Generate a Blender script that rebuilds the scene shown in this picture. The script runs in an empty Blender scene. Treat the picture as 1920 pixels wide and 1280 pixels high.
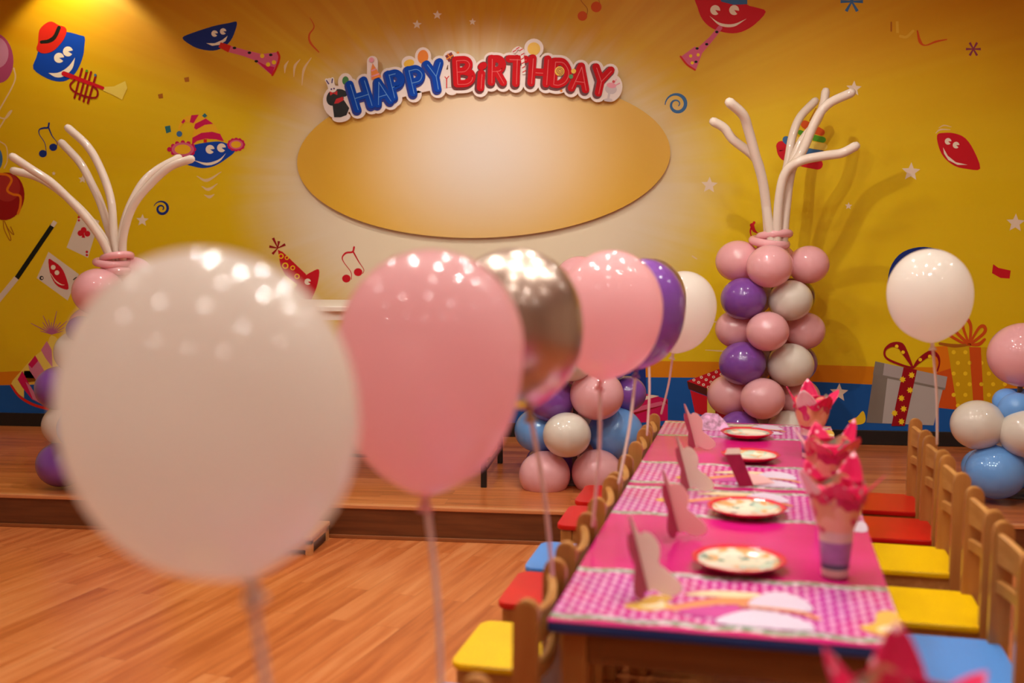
import bpy, bmesh, math, random
from mathutils import Vector, Matrix, Euler
random.seed(7)
PI = math.pi
S = bpy.context.scene
COL = S.collection
# ------------------------------------------------------------------ camera
FPX = 2000.0
CAM = Vector((0, 0, 1.25))
YAW, PIT = math.radians(7.1), math.atan(176 / 2000)
FH = Vector((-math.sin(YAW), math.cos(YAW), 0)); RT = Vector((math.cos(YAW), math.sin(YAW), 0)); ZZ = Vector((0, 0, 1))
FW = FH * math.cos(PIT) - ZZ * math.sin(PIT); UP = FH * math.sin(PIT) + ZZ * math.cos(PIT)
def ray(x, y): return FW * FPX + RT * (x - 960) - UP * (y - 640)
def onz(x, y, z): r = ray(x, y); return CAM + r * ((z - CAM.z) / r.z)
def ony(x, y, Y): r = ray(x, y); return CAM + r * (Y / r.y)
def at(x, y, d): r = ray(x, y); return CAM + r * (d / r.dot(FH))
cam_d = bpy.data.cameras.new('camera'); cam = bpy.data.objects.new('camera', cam_d); COL.objects.link(cam)
cam_d.sensor_width = 36; cam_d.lens = 36 * FPX / 1920; cam_d.clip_start = 0.05
cam.matrix_world = Matrix.Translation(CAM) @ Matrix((RT, UP, -FW)).transposed().to_4x4()
cam_d.dof.use_dof = True; cam_d.dof.focus_distance = 5.3; cam_d.dof.aperture_fstop = 1.9
S.camera = cam
S.view_settings.view_transform = 'Standard'; S.view_settings.look = 'None'; S.view_settings.gamma = 1
S.view_settings.use_curve_mapping = False
S.view_settings.exposure = 0.14
S.cycles.diffuse_bounces = 6
# ------------------------------------------------------------------ materials
def lin(c): return tuple(((v / 255) / 12.92 if v / 255 <= .04045 else ((v / 255 + .055) / 1.055) ** 2.4) for v in c) + (1,)
MATS = {}
def mat(name, rgb, rough=.5, metal=0, coat=0, sss=0, var=0, scale=20, bump=0, spec=None, ior=None):
    if name in MATS: return MATS[name]
    m = bpy.data.materials.new(name); m.use_nodes = True; nt = m.node_tree; b = nt.nodes['Principled BSDF']
    c = lin(rgb)
    b.inputs['Base Color'].default_value = c; b.inputs['Roughness'].default_value = rough; b.inputs['Metallic'].default_value = metal
    b.inputs['Coat Weight'].default_value = coat; b.inputs['Coat Roughness'].default_value = .035; b.inputs['Coat IOR'].default_value = 1.6
    if spec is not None: b.inputs['Specular IOR Level'].default_value = spec
    if sss:
        b.inputs['Subsurface Weight'].default_value = sss; b.inputs['Subsurface Radius'].default_value = (1, .8, .7); b.inputs['Subsurface Scale'].default_value = .03
    if var or bump:
        tc = nt.nodes.new('ShaderNodeTexCoord'); n = nt.nodes.new('ShaderNodeTexNoise'); n.inputs['Scale'].default_value = scale
        nt.links.new(tc.outputs['Object'], n.inputs['Vector'])
        if var:
            r = nt.nodes.new('ShaderNodeValToRGB'); nt.links.new(n.outputs['Fac'], r.inputs['Fac'])
            r.color_ramp.elements[0].color = tuple(v * (1 - var) for v in c[:3]) + (1,); r.color_ramp.elements[1].color = tuple(min(1, v * (1 + var)) for v in c[:3]) + (1,)
            r.color_ramp.elements[0].position = .3; r.color_ramp.elements[1].position = .7
            nt.links.new(r.outputs['Color'], b.inputs['Base Color'])
        if bump:
            bp = nt.nodes.new('ShaderNodeBump'); bp.inputs['Strength'].default_value = bump; bp.inputs['Distance'].default_value = .01
            nt.links.new(n.outputs['Fac'], bp.inputs['Height']); nt.links.new(bp.outputs['Normal'], b.inputs['Normal'])
    MATS[name] = m
    return m
class NT:
    """tiny node helper"""
    def __init__(s, name):
        s.m = bpy.data.materials.new(name); s.m.use_nodes = True; s.t = s.m.node_tree; s.b = s.t.nodes['Principled BSDF']; MATS[name] = s.m
    def n(s, typ, **kw):
        o = s.t.nodes.new(typ)
        for k, v in kw.items(): setattr(o, k, v)
        return o
    def put(s, sock, v):
        if hasattr(v, 'is_output') or isinstance(v, bpy.types.NodeSocket): s.t.links.new(v, sock)
        else: sock.default_value = v
    def math(s, op, a, b=None, c=None, clamp=False):
        o = s.n('ShaderNodeMath', operation=op, use_clamp=clamp); s.put(o.inputs[0], a)
        if b is not None: s.put(o.inputs[1], b)
        if c is not None: s.put(o.inputs[2], c)
        return o.outputs[0]
    def mix(s, f, a, b):
        o = s.n('ShaderNodeMix', data_type='RGBA'); s.put(o.inputs[0], f); s.put(o.inputs[6], a); s.put(o.inputs[7], b); return o.outputs[2]
    def sstep(s, x, a, b):
        o = s.n('ShaderNodeMapRange', interpolation_type='SMOOTHSTEP'); s.put(o.inputs[0], x); o.inputs[1].default_value = a; o.inputs[2].default_value = b; return o.outputs[0]
    def noise(s, vec, scale, detail=2, dim='3D', w=None):
        o = s.n('ShaderNodeTexNoise', noise_dimensions=dim); o.inputs['Scale'].default_value = scale; o.inputs['Detail'].default_value = detail
        if dim == '1D': s.put(o.inputs['W'], w)
        else: s.put(o.inputs['Vector'], vec)
        return o.outputs['Fac']
    def obj(s):
        o = s.n('ShaderNodeTexCoord'); x = s.n('ShaderNodeSeparateXYZ'); s.t.links.new(o.outputs['Object'], x.inputs[0]); return o.outputs['Object'], x.outputs[0], x.outputs[1], x.outputs[2]

def wood_mat(name, c1, c2, axis=2, rough=.38, scale=1.0):
    k = NT(name); v, x, y, z = k.obj()
    mp = k.n('ShaderNodeMapping'); k.t.links.new(v, mp.inputs[0]); sc = [28 * scale] * 3; sc[axis] = 2.2 * scale; mp.inputs['Scale'].default_value = sc
    f = k.noise(mp.outputs[0], 1.6, 4)
    k.put(k.b.inputs['Base Color'], k.mix(k.sstep(f, .3, .72), lin(c1), lin(c2)))
    k.b.inputs['Roughness'].default_value = rough; k.b.inputs['Coat Weight'].default_value = .25; k.b.inputs['Coat Roughness'].default_value = .2
    return k.m
WOODZ = wood_mat('beech_upright', (174, 112, 54), (192, 132, 68), 2)
WOODX = wood_mat('beech_rail', (182, 122, 60), (200, 142, 78), 0)
WOODT = wood_mat('table_wood', (124, 74, 34), (144, 90, 44), 0)

def plank_mat(name, ang, tones, pw=.095, pl=.85, rough=.3, gs=1.0):
    k = NT(name); v, x, y, z = k.obj()
    mp = k.n('ShaderNodeMapping'); k.t.links.new(v, mp.inputs[0]); mp.inputs['Rotation'].default_value = (0, 0, ang)
    br = k.n('ShaderNodeTexBrick'); k.t.links.new(mp.outputs[0], br.inputs['Vector'])
    br.offset = .37; br.inputs['Scale'].default_value = 1; br.inputs['Brick Width'].default_value = pl; br.inputs['Row Height'].default_value = pw
    br.inputs['Mortar Size'].default_value = .0007; br.inputs['Color1'].default_value = (0, 0, 0, 1); br.inputs['Color2'].default_value = (1, 1, 1, 1); br.inputs['Mortar'].default_value = (.5, .5, .5, 1)
    sh = k.n('ShaderNodeSeparateColor'); k.t.links.new(br.outputs['Color'], sh.inputs[0])
    m2 = k.n('ShaderNodeMapping'); k.t.links.new(mp.outputs[0], m2.inputs[0]); m2.inputs['Scale'].default_value = (1.6, 22 * gs, 1)
    ad = k.n('ShaderNodeVectorMath', operation='ADD'); k.t.links.new(m2.outputs[0], ad.inputs[0])
    cx = k.n('ShaderNodeCombineXYZ'); k.t.links.new(k.math('MULTIPLY', sh.outputs[0], 13.0), cx.inputs[2]); k.t.links.new(cx.outputs[0], ad.inputs[1])
    g = k.noise(ad.outputs[0], 1.3, 5)
    f = k.math('ADD', k.math('MULTIPLY', sh.outputs[0], .42), k.math('MULTIPLY', k.sstep(g, .25, .75), .62), clamp=True)
    r = k.n('ShaderNodeValToRGB'); k.t.links.new(f, r.inputs['Fac'])
    e = r.color_ramp.elements; e[0].color = lin(tones[0]); e[1].color = lin(tones[-1]); e[0].position = .1; e[1].position = .95
    q = e.new(.5); q.color = lin(tones[1])
    col = k.mix(k.math('MULTIPLY', br.outputs['Fac'], .45), r.outputs['Color'], lin(tuple(v * .5 for v in tones[0])))
    k.put(k.b.inputs['Base Color'], col); k.b.inputs['Roughness'].default_value = rough
    k.b.inputs['Specular IOR Level'].default_value = .4
    return k.m
# ------------------------------------------------------------------ mesh helpers
def link(name, bm, mats, parent=None, smooth=False, loc=(0, 0, 0), rot=(0, 0, 0), flatz=None):
    me = bpy.data.meshes.new(name); bmesh.ops.recalc_face_normals(bm, faces=bm.faces) if flatz is None else None
    bm.to_mesh(me); bm.free()
    for m in (mats if isinstance(mats, (list, tuple)) else [mats]): me.materials.append(m)
    if smooth:
        for p in me.polygons: p.use_smooth = True
        if smooth == 'auto':
            me.set_sharp_from_angle(angle=math.radians(40))
    o = bpy.data.objects.new(name, me); COL.objects.link(o); o.parent = parent; o.location = loc; o.rotation_euler = rot
    return o
def tag(o, label, cat, group=None, kind=None):
    o['label'] = label; o['category'] = cat
    if group: o['group'] = group
    if kind: o['kind'] = kind
    return o
def struct(o, label=None):
    o['kind'] = 'structure'
    if label: o['label'] = label
    return o
def thing(name, label, cat, loc=(0, 0, 0), rz=0, group=None):
    o = bpy.data.objects.new(name, None); COL.objects.link(o); o.location = loc; o.rotation_euler = (0, 0, rz); o.empty_display_size = .05
    return tag(o, label, cat, group)
def box(bm, x0, x1, y0, y1, z0, z1, bev=0, seg=2, mi=0):
    r = bmesh.ops.create_cube(bm, size=1); vs = r['verts']
    for v in vs: v.co = Vector(((x0 + x1) / 2 + v.co.x * (x1 - x0), (y0 + y1) / 2 + v.co.y * (y1 - y0), (z0 + z1) / 2 + v.co.z * (z1 - z0)))
    fs = set(f for v in vs for f in v.link_faces)
    for f in fs: f.material_index = mi
    if bev:
        es = set(e for v in vs for e in v.link_edges)
        r2 = bmesh.ops.bevel(bm, geom=list(es), offset=bev, segments=seg, affect='EDGES', profile=.5)
        for f in r2['faces']: f.material_index = mi
def prism(bm, pts, z0, z1, M=None, mi=0):
    """extrude a closed outline (x,y) from z0 to z1"""
    M = M or Matrix()
    a = [bm.verts.new(M @ Vector((p[0], p[1], z0))) for p in pts]; b = [bm.verts.new(M @ Vector((p[0], p[1], z1))) for p in pts]
    n = len(pts); fs = [bm.faces.new(a[::-1]), bm.faces.new(b)]
    for i in range(n): fs.append(bm.faces.new((a[i], a[(i + 1) % n], b[(i + 1) % n], b[i])))
    for f in fs: f.material_index = mi
def lathe(bm, prof, n=32, mi=0, M=None, fr=None):
    M = M or Matrix(); rings = []
    for r, z in prof:
        if r < 1e-6: rings.append([bm.verts.new(M @ Vector((0, 0, z)))])
        else: rings.append([bm.verts.new(M @ Vector((r * math.cos(2 * PI * i / n), r * math.sin(2 * PI * i / n), z))) for i in range(n)])
    for a, b in zip(rings, rings[1:]):
        for i in range(n):
            j = (i + 1) % n
            vs = ([a[0]] if len(a) == 1 else [a[i], a[j]]) + ([b[0]] if len(b) == 1 else [b[j], b[i]])
            f = bm.faces.new(vs); f.material_index = mi
def crom(pts, n=8, closed=False):
    P = [Vector(p) for p in pts]; out = []; N = len(P)
    rng = range(N if closed else N - 1)
    for i in rng:
        p0 = P[(i - 1) % N] if closed or i > 0 else P[0] * 2 - P[1]
        p1 = P[i]; p2 = P[(i + 1) % N]
        p3 = P[(i + 2) % N] if closed or i + 2 < N else P[-1] * 2 - P[-2]
        for k in range(n):
            t = k / n
            out.append(.5 * ((2 * p1) + (p2 - p0) * t + (2 * p0 - 5 * p1 + 4 * p2 - p3) * t * t + (3 * p1 - p0 - 3 * p2 + p3) * t ** 3))
    if not closed: out.append(P[-1].copy())
    return out
def tube(bm, pts, rad, n=12, caps=True, mi=0, closed=False):
    """pts: 3D Vectors, rad: number or list"""
    P = [Vector(p) for p in pts]; N = len(P); R = rad if isinstance(rad, (list, tuple)) else [rad] * N
    if caps and not closed:   # rounded ends
        t0 = (P[0] - P[1]).normalized(); t1 = (P[-1] - P[-2]).normalized()
        P = [P[0] + t0 * R[0] * .95, P[0] + t0 * R[0] * .7] + P + [P[-1] + t1 * R[-1] * .7, P[-1] + t1 * R[-1] * .95]
        R = [R[0] * .25, R[0] * .72] + list(R) + [R[-1] * .72, R[-1] * .25]; N = len(P)
    T = []
    for i in range(N):
        if closed: t = P[(i + 1) % N] - P[(i - 1) % N]
        else: t = P[min(i + 1, N - 1)] - P[max(i - 1, 0)]
        T.append(t.normalized())
    up = Vector((0, 0, 1)) if abs(T[0].z) < .9 else Vector((1, 0, 0))
    u = T[0].cross(up).normalized(); rings = []
    for i in range(N):
        if i: u = (u - T[i] * u.dot(T[i])).normalized()
        w = T[i].cross(u)
        rings.append([bm.verts.new(P[i] + (u * math.cos(2 * PI * k / n) + w * math.sin(2 * PI * k / n)) * R[i]) for k in range(n)])
    for i in range(N if closed else N - 1):
        a, b = rings[i], rings[(i + 1) % N]
        for k in range(n):
            f = bm.faces.new((a[k], a[(k + 1) % n], b[(k + 1) % n], b[k])); f.material_index = mi
    if not closed:
        for r in (rings[0][::-1], rings[-1]):
            f = bm.faces.new(r); f.material_index = mi
def copy_tree(o, parent=None):
    c = o.copy(); COL.objects.link(c); c.parent = parent
    for ch in list(CH.get(o.name, [])):
        copy_tree(ch, c)
    return c
CH = {}
def reg(root):
    """remember the children of a prototype and of its parts"""
    for o in list(COL.objects):
        if o.parent is not None:
            L = CH.setdefault(o.parent.name, [])
            if o not in L: L.append(o)

# ------------------------------------------------------------------ table frame (u across, v along)
T0 = Vector((-.177, 1.95, 0)); VD = Vector((.1105, .9939, 0)).normalized(); UD = Vector((VD.y, -VD.x, 0))
TROT = -math.atan2(VD.x, VD.y)
def tp(u, v, z=0): return T0 + UD * u + VD * v + ZZ * z
def uv(p): q = p - T0; return q.dot(UD), q.dot(VD)
STZ = .145; WY = 6.14; STY = 4.40; CEIL = 3.0

# ================================================================== SETTING
bm = bmesh.new(); box(bm, -4.6, 3.6, -2.2, STY + .02, -.05, 0)
struct(link('floor', bm, plank_mat('laminate_floor', -math.radians(90 - 13), [(176, 90, 44), (202, 114, 60), (218, 138, 84)], rough=.3)), 'orange toned laminate floor of narrow planks')
bm = bmesh.new(); box(bm, -4.6, 3.6, STY + .012, WY + .05, -.05, STZ, 0)
st = link('stage', bm, [plank_mat('stage_laminate', 0.0, [(158, 84, 42), (188, 104, 54), (206, 128, 74)], rough=.28)])
struct(st, 'low wooden stage along the painted wall')
bm = bmesh.new(); box(bm, -4.6, 3.6, STY - .002, STY + .012, 0, STZ - .012, .0)
struct(link('trim_1', bm, wood_mat('riser_wood', (92, 46, 20), (112, 60, 28), 0, .4)), 'brown wooden riser board of the stage')
bm = bmesh.new(); box(bm, -4.6, 3.6, STY - .012, STY + .02, STZ - .014, STZ + .004, .004)
struct(link('trim_2', bm, mat('nosing', (206, 134, 84), .3)), 'lighter nosing strip along the stage edge')
bm = bmesh.new(); box(bm, -4.6, 3.6, STY - .010, STY - .002, 0, .016, .003)
struct(link('trim_3', bm, mat('quarter_round', (150, 86, 44), .4)), 'thin strip where the riser meets the floor')
# ---- the room's other walls, beyond the frame
WP = mat('wall_paint', (196, 184, 164), .8, var=.02, scale=2)
for nm, b6 in (('wall_left', (-4.68, -4.6, -2.28, WY + .08, 0, CEIL)), ('wall_right', (3.6, 3.68, -2.28, WY + .08, 0, CEIL)), ('wall_front', (-4.6, 3.6, -2.28, -2.2, 0, CEIL))):
    bm = bmesh.new(); box(bm, *b6); struct(link(nm, bm, WP))
# ---- ceiling
bm = bmesh.new(); box(bm, -4.6, 3.6, -2.2, WY + .1, CEIL, CEIL + .08)
struct(link('ceiling', bm, mat('ceiling_paint', (214, 200, 178), .85, var=.02, scale=3)))

# ------------------------------------------------------------------ back wall with the printed mural
class Print:
    """flat printed shapes given as outlines in the photograph, carried onto a plane Y=const"""
    def __init__(s, Y, step=.0004, to=None):
        s.bm = bmesh.new(); s.Y = Y; s.step = step; s.m = []; s.to = to or (lambda x, y, k: ony(x, y, s.Y) + Vector((0, -s.step * k, 0)))
    def mi(s, m):
        if m not in s.m: s.m.append(m)
        return s.m.index(m)
    def poly(s, pts, m, k=1, thick=None):
        s.c = (getattr(s, 'c', 0) + 1) % 8
        vs = [s.bm.verts.new(s.to(x, y, k + s.c * .1)) for x, y in pts]
        f = s.bm.faces.new(vs); f.material_index = s.mi(m)
        f.normal_update()
        if f.normal.y > 0: f.normal_flip()
    def blob(s, pts, m, k=1, n=6): s.poly([(p.x, p.y) for p in crom(pts, n, True)], m, k)
    def ell(s, cx, cy, rx, ry=None, m=None, k=1, rot=0, n=28, a0=0, a1=360):
        ry = ry or rx; c, q = math.cos(math.radians(rot)), math.sin(math.radians(rot)); P = []
        full = a1 - a0 >= 360; N = n if full else n + 1
        for i in range(N):
            a = math.radians(a0 + (a1 - a0) * i / n); x, y = rx * math.cos(a), ry * math.sin(a); P.append((cx + x * c - y * q, cy + x * q + y * c))
        if not full: P.append((cx, cy))
        s.poly(P, m, k)
    def stroke(s, pts, w, m, k=1, smooth=True, n=6, cap=True):
        P = [Vector(p) for p in pts]
        if smooth and len(P) > 2: P = crom(pts, n)
        W = w if isinstance(w, (list, tuple)) else [w, w]
        L = []; R = []; N = len(P)
        for i, p in enumerate(P):
            t = (P[min(i + 1, N - 1)] - P[max(i - 1, 0)]).normalized(); nr = Vector((-t.y, t.x))
            f = i / (N - 1) * (len(W) - 1); j = min(int(f), len(W) - 2); ww = W[j] + (W[j + 1] - W[j]) * (f - j)
            ww = max(ww, .15) if s.Y else ww
            L.append(p + nr * ww / 2); R.append(p - nr * ww / 2)
        for i in range(N - 1):
            s.poly([L[i], L[i + 1], R[i + 1], R[i]], m, k)
        if cap:
            for p, ww in ((P[0], W[0]), (P[-1], W[-1])):
                if ww > 1.5: s.ell(p.x, p.y, ww / 2, None, m, k, n=12)
    def star(s, cx, cy, r, m, k=1, rot=0, pts=5, q=.45):
        s.poly([(cx + r * (1 if i % 2 == 0 else q) * math.sin(rot + PI * i / pts), cy - r * (1 if i % 2 == 0 else q) * math.cos(rot + PI * i / pts)) for i in range(2 * pts)], m, k)
    def spiral(s, cx, cy, r0, r1, turns, w, m, k=1, a0=0, sgn=1):
        P = []
        for i in range(41):
            t = i / 40; r = r0 + (r1 - r0) * t; a = a0 + sgn * turns * 2 * PI * t; P.append((cx + r * math.cos(a), cy + r * math.sin(a)))
        s.stroke(P, w, m, k, smooth=False)
    def eye(s, x, y, r, face, k=3, a=15):
        s.ell(x, y, r, None, WHT, k, n=24, a0=a + 22, a1=a + 338)
def pm(name, rgb, rough=.55): return mat('print_' + name, rgb, rough, spec=.2)
WHT = pm('white', (236, 222, 200)); BLU = pm('blue', (8, 64, 170)); DBL = pm('deep_blue', (22, 44, 120)); RED = pm('red', (200, 20, 36)); DRED = pm('dark_red', (150, 8, 22))
BLK = pm('black', (24, 26, 18)); MAG = pm('magenta', (200, 16, 84)); PNK = pm('pink', (214, 96, 130)); YEL = pm('yellow', (240, 200, 30)); ORG = pm('orange', (224, 120, 10))
PYL = pm('pale_yellow', (232, 206, 90)); TEAL = pm('teal', (44, 110, 120)); SBL = pm('slate_blue', (62, 108, 158)); STAR = pm('star', (232, 212, 190)); PALE = pm('pale', (228, 196, 150))
BRN = pm('brown', (168, 96, 20)); CRED = pm('hat_red', (206, 36, 20)); PUR = pm('purple', (176, 96, 136)); ORED = pm('orange_red', (206, 80, 20)); GRN = pm('green', (84, 150, 30))
CARD = pm('card', (220, 206, 190)); LILA = pm('lilac_pink', (204, 120, 150)); GOLDY = pm('gold', (236, 178, 30))
# base colours of the print
k = NT('mural_print'); v, x, y, z = k.obj()
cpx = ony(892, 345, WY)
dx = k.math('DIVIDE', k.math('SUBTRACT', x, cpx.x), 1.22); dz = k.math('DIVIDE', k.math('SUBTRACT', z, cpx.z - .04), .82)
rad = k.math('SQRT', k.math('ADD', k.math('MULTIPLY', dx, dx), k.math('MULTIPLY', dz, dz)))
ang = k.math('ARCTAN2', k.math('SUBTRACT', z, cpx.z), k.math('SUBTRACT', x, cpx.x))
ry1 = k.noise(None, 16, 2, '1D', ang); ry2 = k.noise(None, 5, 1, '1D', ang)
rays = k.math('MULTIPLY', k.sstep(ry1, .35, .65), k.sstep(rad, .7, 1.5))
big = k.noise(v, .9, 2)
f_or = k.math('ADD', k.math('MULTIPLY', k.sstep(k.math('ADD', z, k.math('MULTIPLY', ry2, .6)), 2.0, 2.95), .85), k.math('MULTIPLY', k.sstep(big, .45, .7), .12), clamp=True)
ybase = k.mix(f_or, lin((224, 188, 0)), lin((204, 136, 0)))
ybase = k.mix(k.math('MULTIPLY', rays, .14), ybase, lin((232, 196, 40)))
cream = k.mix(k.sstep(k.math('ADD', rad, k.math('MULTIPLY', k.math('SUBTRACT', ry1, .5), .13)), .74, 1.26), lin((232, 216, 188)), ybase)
k.put(k.b.inputs['Base Color'], cream); k.b.inputs['Roughness'].default_value = .5; k.b.inputs['Specular IOR Level'].default_value = .3
MUR = k.m
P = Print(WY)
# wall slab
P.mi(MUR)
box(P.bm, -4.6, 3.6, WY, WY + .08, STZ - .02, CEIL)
# bottom bands
bx = [-182, 0, 45, 400, 800, 1200, 1340, 1500, 1640, 1800, 2180, 2490]
oy = [694, 697, 695, 688, 680, 676, 678, 683, 687, 689, 692, 697]; by = [722, 722, 721, 714, 709, 707, 708, 714, 721, 726, 734, 742]
zb = STZ + .082
def wz(x, z):  # pixel row of height z on the wall below column x
    lo, hi = 0, 1280
    for _ in range(30):
        mid = (lo + hi) / 2
        if ony(x, mid, WY).z > z: lo = mid
        else: hi = mid
    return lo
for i in range(len(bx) - 1):
    P.poly([(bx[i], oy[i]), (bx[i + 1], oy[i + 1]), (bx[i + 1], by[i + 1]), (bx[i], by[i])], pm('band_orange', (214, 128, 6)), 1)
    P.poly([(bx[i], by[i]), (bx[i + 1], by[i + 1]), (bx[i + 1], wz(bx[i + 1], zb)), (bx[i], wz(bx[i], zb))], pm('band_blue', (22, 84, 160)), 1)
# 1 blue face with bowler and trumpet
P.blob([(62.5, 129), (68, 108), (78, 82), (100, 64), (125, 60), (150, 66), (159, 70), (158, 88), (156, 104), (146, 130), (130, 148), (112, 153), (88, 147)], BLU, 1, 3)
P.eye(111, 108.5, 9.5, BLU); P.eye(127.5, 96.5, 9.3, BLU, a=10)
P.poly([(p.x, p.y) for p in crom([(91, 137), (110, 136), (128, 125), (141, 108)], 5)] + [(p.x, p.y) for p in crom([(141, 108), (136, 128), (122, 142), (106, 145), (91, 137)], 5)][1:-1], WHT, 3)
P.blob([(71.6, 80), (74, 57), (86, 44), (97.5, 40.5), (110, 47), (122, 51), (125, 60), (117, 78), (99, 96), (80, 100), (69, 92)], CRED, 4, 4)
P.stroke([(78, 79), (92, 77), (103, 69), (111, 52)], [6, 8, 7], BLK, 5)
P.stroke([(120, 138), (193, 165)], [9, 6], RED, 6)
for a, b in (((154, 129), (140, 183)), ((163, 133), (149, 186)), ((171, 135), (157, 190)), ((180, 141), (165, 193))): P.stroke([a, b], 4, DRED, 5)
P.stroke([(p[0], p[1]) for p in [(140, 150), (132, 160), (140, 172), (165, 182), (181, 182), (183, 170), (175, 162)]], 3.5, DRED, 6)
P.poly([(193, 163), (214, 162), (235, 152), (239, 165), (229, 187), (212, 178), (194, 170)], PYL, 4); P.ell(163, 133, 2.5, None, GRN, 7); P.ell(179, 141, 2.5, None, SBL, 7)
# 2 blue face with horn
P.blob([(342, 71), (360, 62), (400, 49), (430, 43), (444, 41), (441, 58), (432, 77), (418, 89), (400, 95), (375, 92), (357, 84)], DBL, 1, 3)
P.eye(402.5, 63, 6, DBL); P.eye(418.5, 59, 6, DBL)
P.poly([(387, 81), (403, 81), (417, 75), (427, 67), (423, 77), (412, 84), (398, 86)], WHT, 3)
P.stroke([(412, 84), (431, 92)], [10, 14], CRED, 5, cap=False)
P.stroke([(431, 92), (460, 100), (492, 110)], [12, 12, 16], PNK, 4, cap=False); P.poly([(486, 102), (520, 98), (525, 118), (510, 141), (482, 118)], PNK, 4)
P.poly([(480, 113), (497, 122), (515, 126), (510, 141)], MAG, 5)
P.stroke([(521, 98), (524, 108), (519, 125), (511, 141)], 4, CRED, 6)
for a in ((440, 90), (468, 99), (508, 103), (481, 115)): P.ell(a[0], a[1], 3.4, 2.4, BLK, 7)
for a in ((492, 105), (503, 121), (514, 117)): P.ell(a[0], a[1], 4, None, YEL, 7)
for pts in ([(541, 114), (535, 124), (534, 137)], [(563, 111), (553, 124), (551, 144)], [(584, 108), (570, 130), (566, 160)]): P.stroke(pts, [1, 5, 1], PALE, 1)
for a in ((350, 149), (301, 180)): P.poly([(a[0] - 5, a[1] - 3), (a[0] + 4, a[1] - 5), (a[0] + 5, a[1] + 4), (a[0] - 3, a[1] + 5)], BRN, 1)
P.stroke([(581, 33), (589, 50), (580, 65), (582, 80), (598, 98)], [1, 2, 3, 4, 2], ORED, 1)
# 3 jester face
P.blob([(350, 284), (360, 273), (388, 267), (417, 266), (441, 281), (424, 298), (402, 311), (381, 315), (363, 312), (349, 306)], BLU, 1, 4)
P.eye(394, 280, 8.3, BLU); P.eye(415.5, 277, 8.3, BLU)
P.poly([(p.x, p.y) for p in crom([(362, 300), (388, 305), (410, 299), (424, 287)], 5)] + [(p.x, p.y) for p in crom([(424, 287), (411, 303), (388, 310), (362, 300)], 5)][1:-1], WHT, 3)
P.poly([(p.x, p.y) for p in crom([(360, 272), (362, 253), (364, 241), (357, 231), (347, 230), (339, 238), (336, 247), (335, 236), (344, 222), (357, 216), (373, 215), (387, 222), (400, 231), (410, 246), (419, 264), (400, 261), (380, 262)], 3, True)], GOLDY, 2)
P.poly([(360, 272), (361, 258), (378, 249), (398, 247), (413, 251), (420, 265), (405, 261), (385, 260), (370, 264)], MAG, 3)
P.poly([(364, 240), (366, 232), (386, 222), (400, 232), (384, 234), (368, 243)], MAG, 3); P.poly([(356, 229), (359, 216), (373, 215), (363, 231)], MAG, 3); P.poly([(340, 229), (345, 223), (348, 227), (343, 232)], MAG, 3)
P.stroke([(385, 261), (385, 267)], 6, CRED, 4, cap=False); P.ell(336.5, 251, 5.4, None, SBL, 4)
P.poly([(309, 237), (319, 235), (321, 247), (312, 250)], TEAL, 2); P.poly([(379, 217), (384, 212), (389, 217), (384, 221)], TEAL, 4)
for cx, cy, rx, ry in ((343, 280, 21, 13), (443, 271, 13, 9)):
    for i in range(12):
        a = i * PI / 6; P.ell(cx + rx * math.cos(a), cy + ry * math.sin(a), 4.2, None, MAG, 4, n=10)
    P.ell(cx, cy, rx, ry, PNK, 5); P.ell(cx, cy, rx * .72, ry * .7, GOLDY, 6)
P.ell(318, 280, 4.5, None, MAG, 5)
for pts in ([(369, 330), (388, 338), (415, 322)], [(378, 349), (391, 355), (408, 344)], [(383, 365), (393, 369), (402, 364)]): P.stroke(pts, [1, 6, 1], PALE, 1)
# notes
def note(h1, h2, s1, s2, m, r):
    P.ell(h1[0], h1[1], r, r * .92, m, 2); P.ell(h2[0], h2[1], r, r * .92, m, 2)
    P.stroke(s1, [1.3, 1.5, 3.6, 3.4], m, 1); P.stroke(s2, [3, 1.3, 1.3], m, 1)
note((80.5, 288), (100, 276), [(87, 286), (84, 268), (74, 252), (74, 243), (82, 240), (90, 239), (92, 231)], [(91, 239), (98, 255), (107, 267), (106, 276)], DBL, 7.5)
note((649.5, 522), (671.5, 510), [(659, 524), (658, 510), (645, 492), (642, 482), (649, 474), (661, 472), (664, 463)], [(663, 473), (673, 491), (682, 505), (680, 513)], RED, 8)
P.ell(1092, 30, 9, None, ORED, 2); P.ell(1118, 13, 10, None, ORED, 2); P.stroke([(1100, 30), (1101, 16), (1090, 2), (1088, -12)], 1.4, BRN, 1); P.stroke([(1127, 13), (1124, 4), (1118, -12)], 1.4, BRN, 1)
# swirls
P.spiral(303, 391, 3, 15, 1.55, [2, 3, 5, 5, 1], DBL, 1, a0=.6, sgn=-1); P.spiral(1269, 196, 4, 22, 1.6, [2, 3, 6, 7, 1.5], SBL, 1, a0=.6, sgn=-1)
for x_, y_, r_ in ((267, 413, 12), (155, 336, 8), (782, 46, 9), (820, 28, 9), (886, 41, 7), (1330, 347, 16), (1601, 166, 15), (1708, 322, 18), (1591, 386, 7), (1904, 418, 18), (1573, 736, 18), (101, 325, 4), (137, 378, 6)):
    P.star(x_, y_, r_, STAR, 2, .05)
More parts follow.
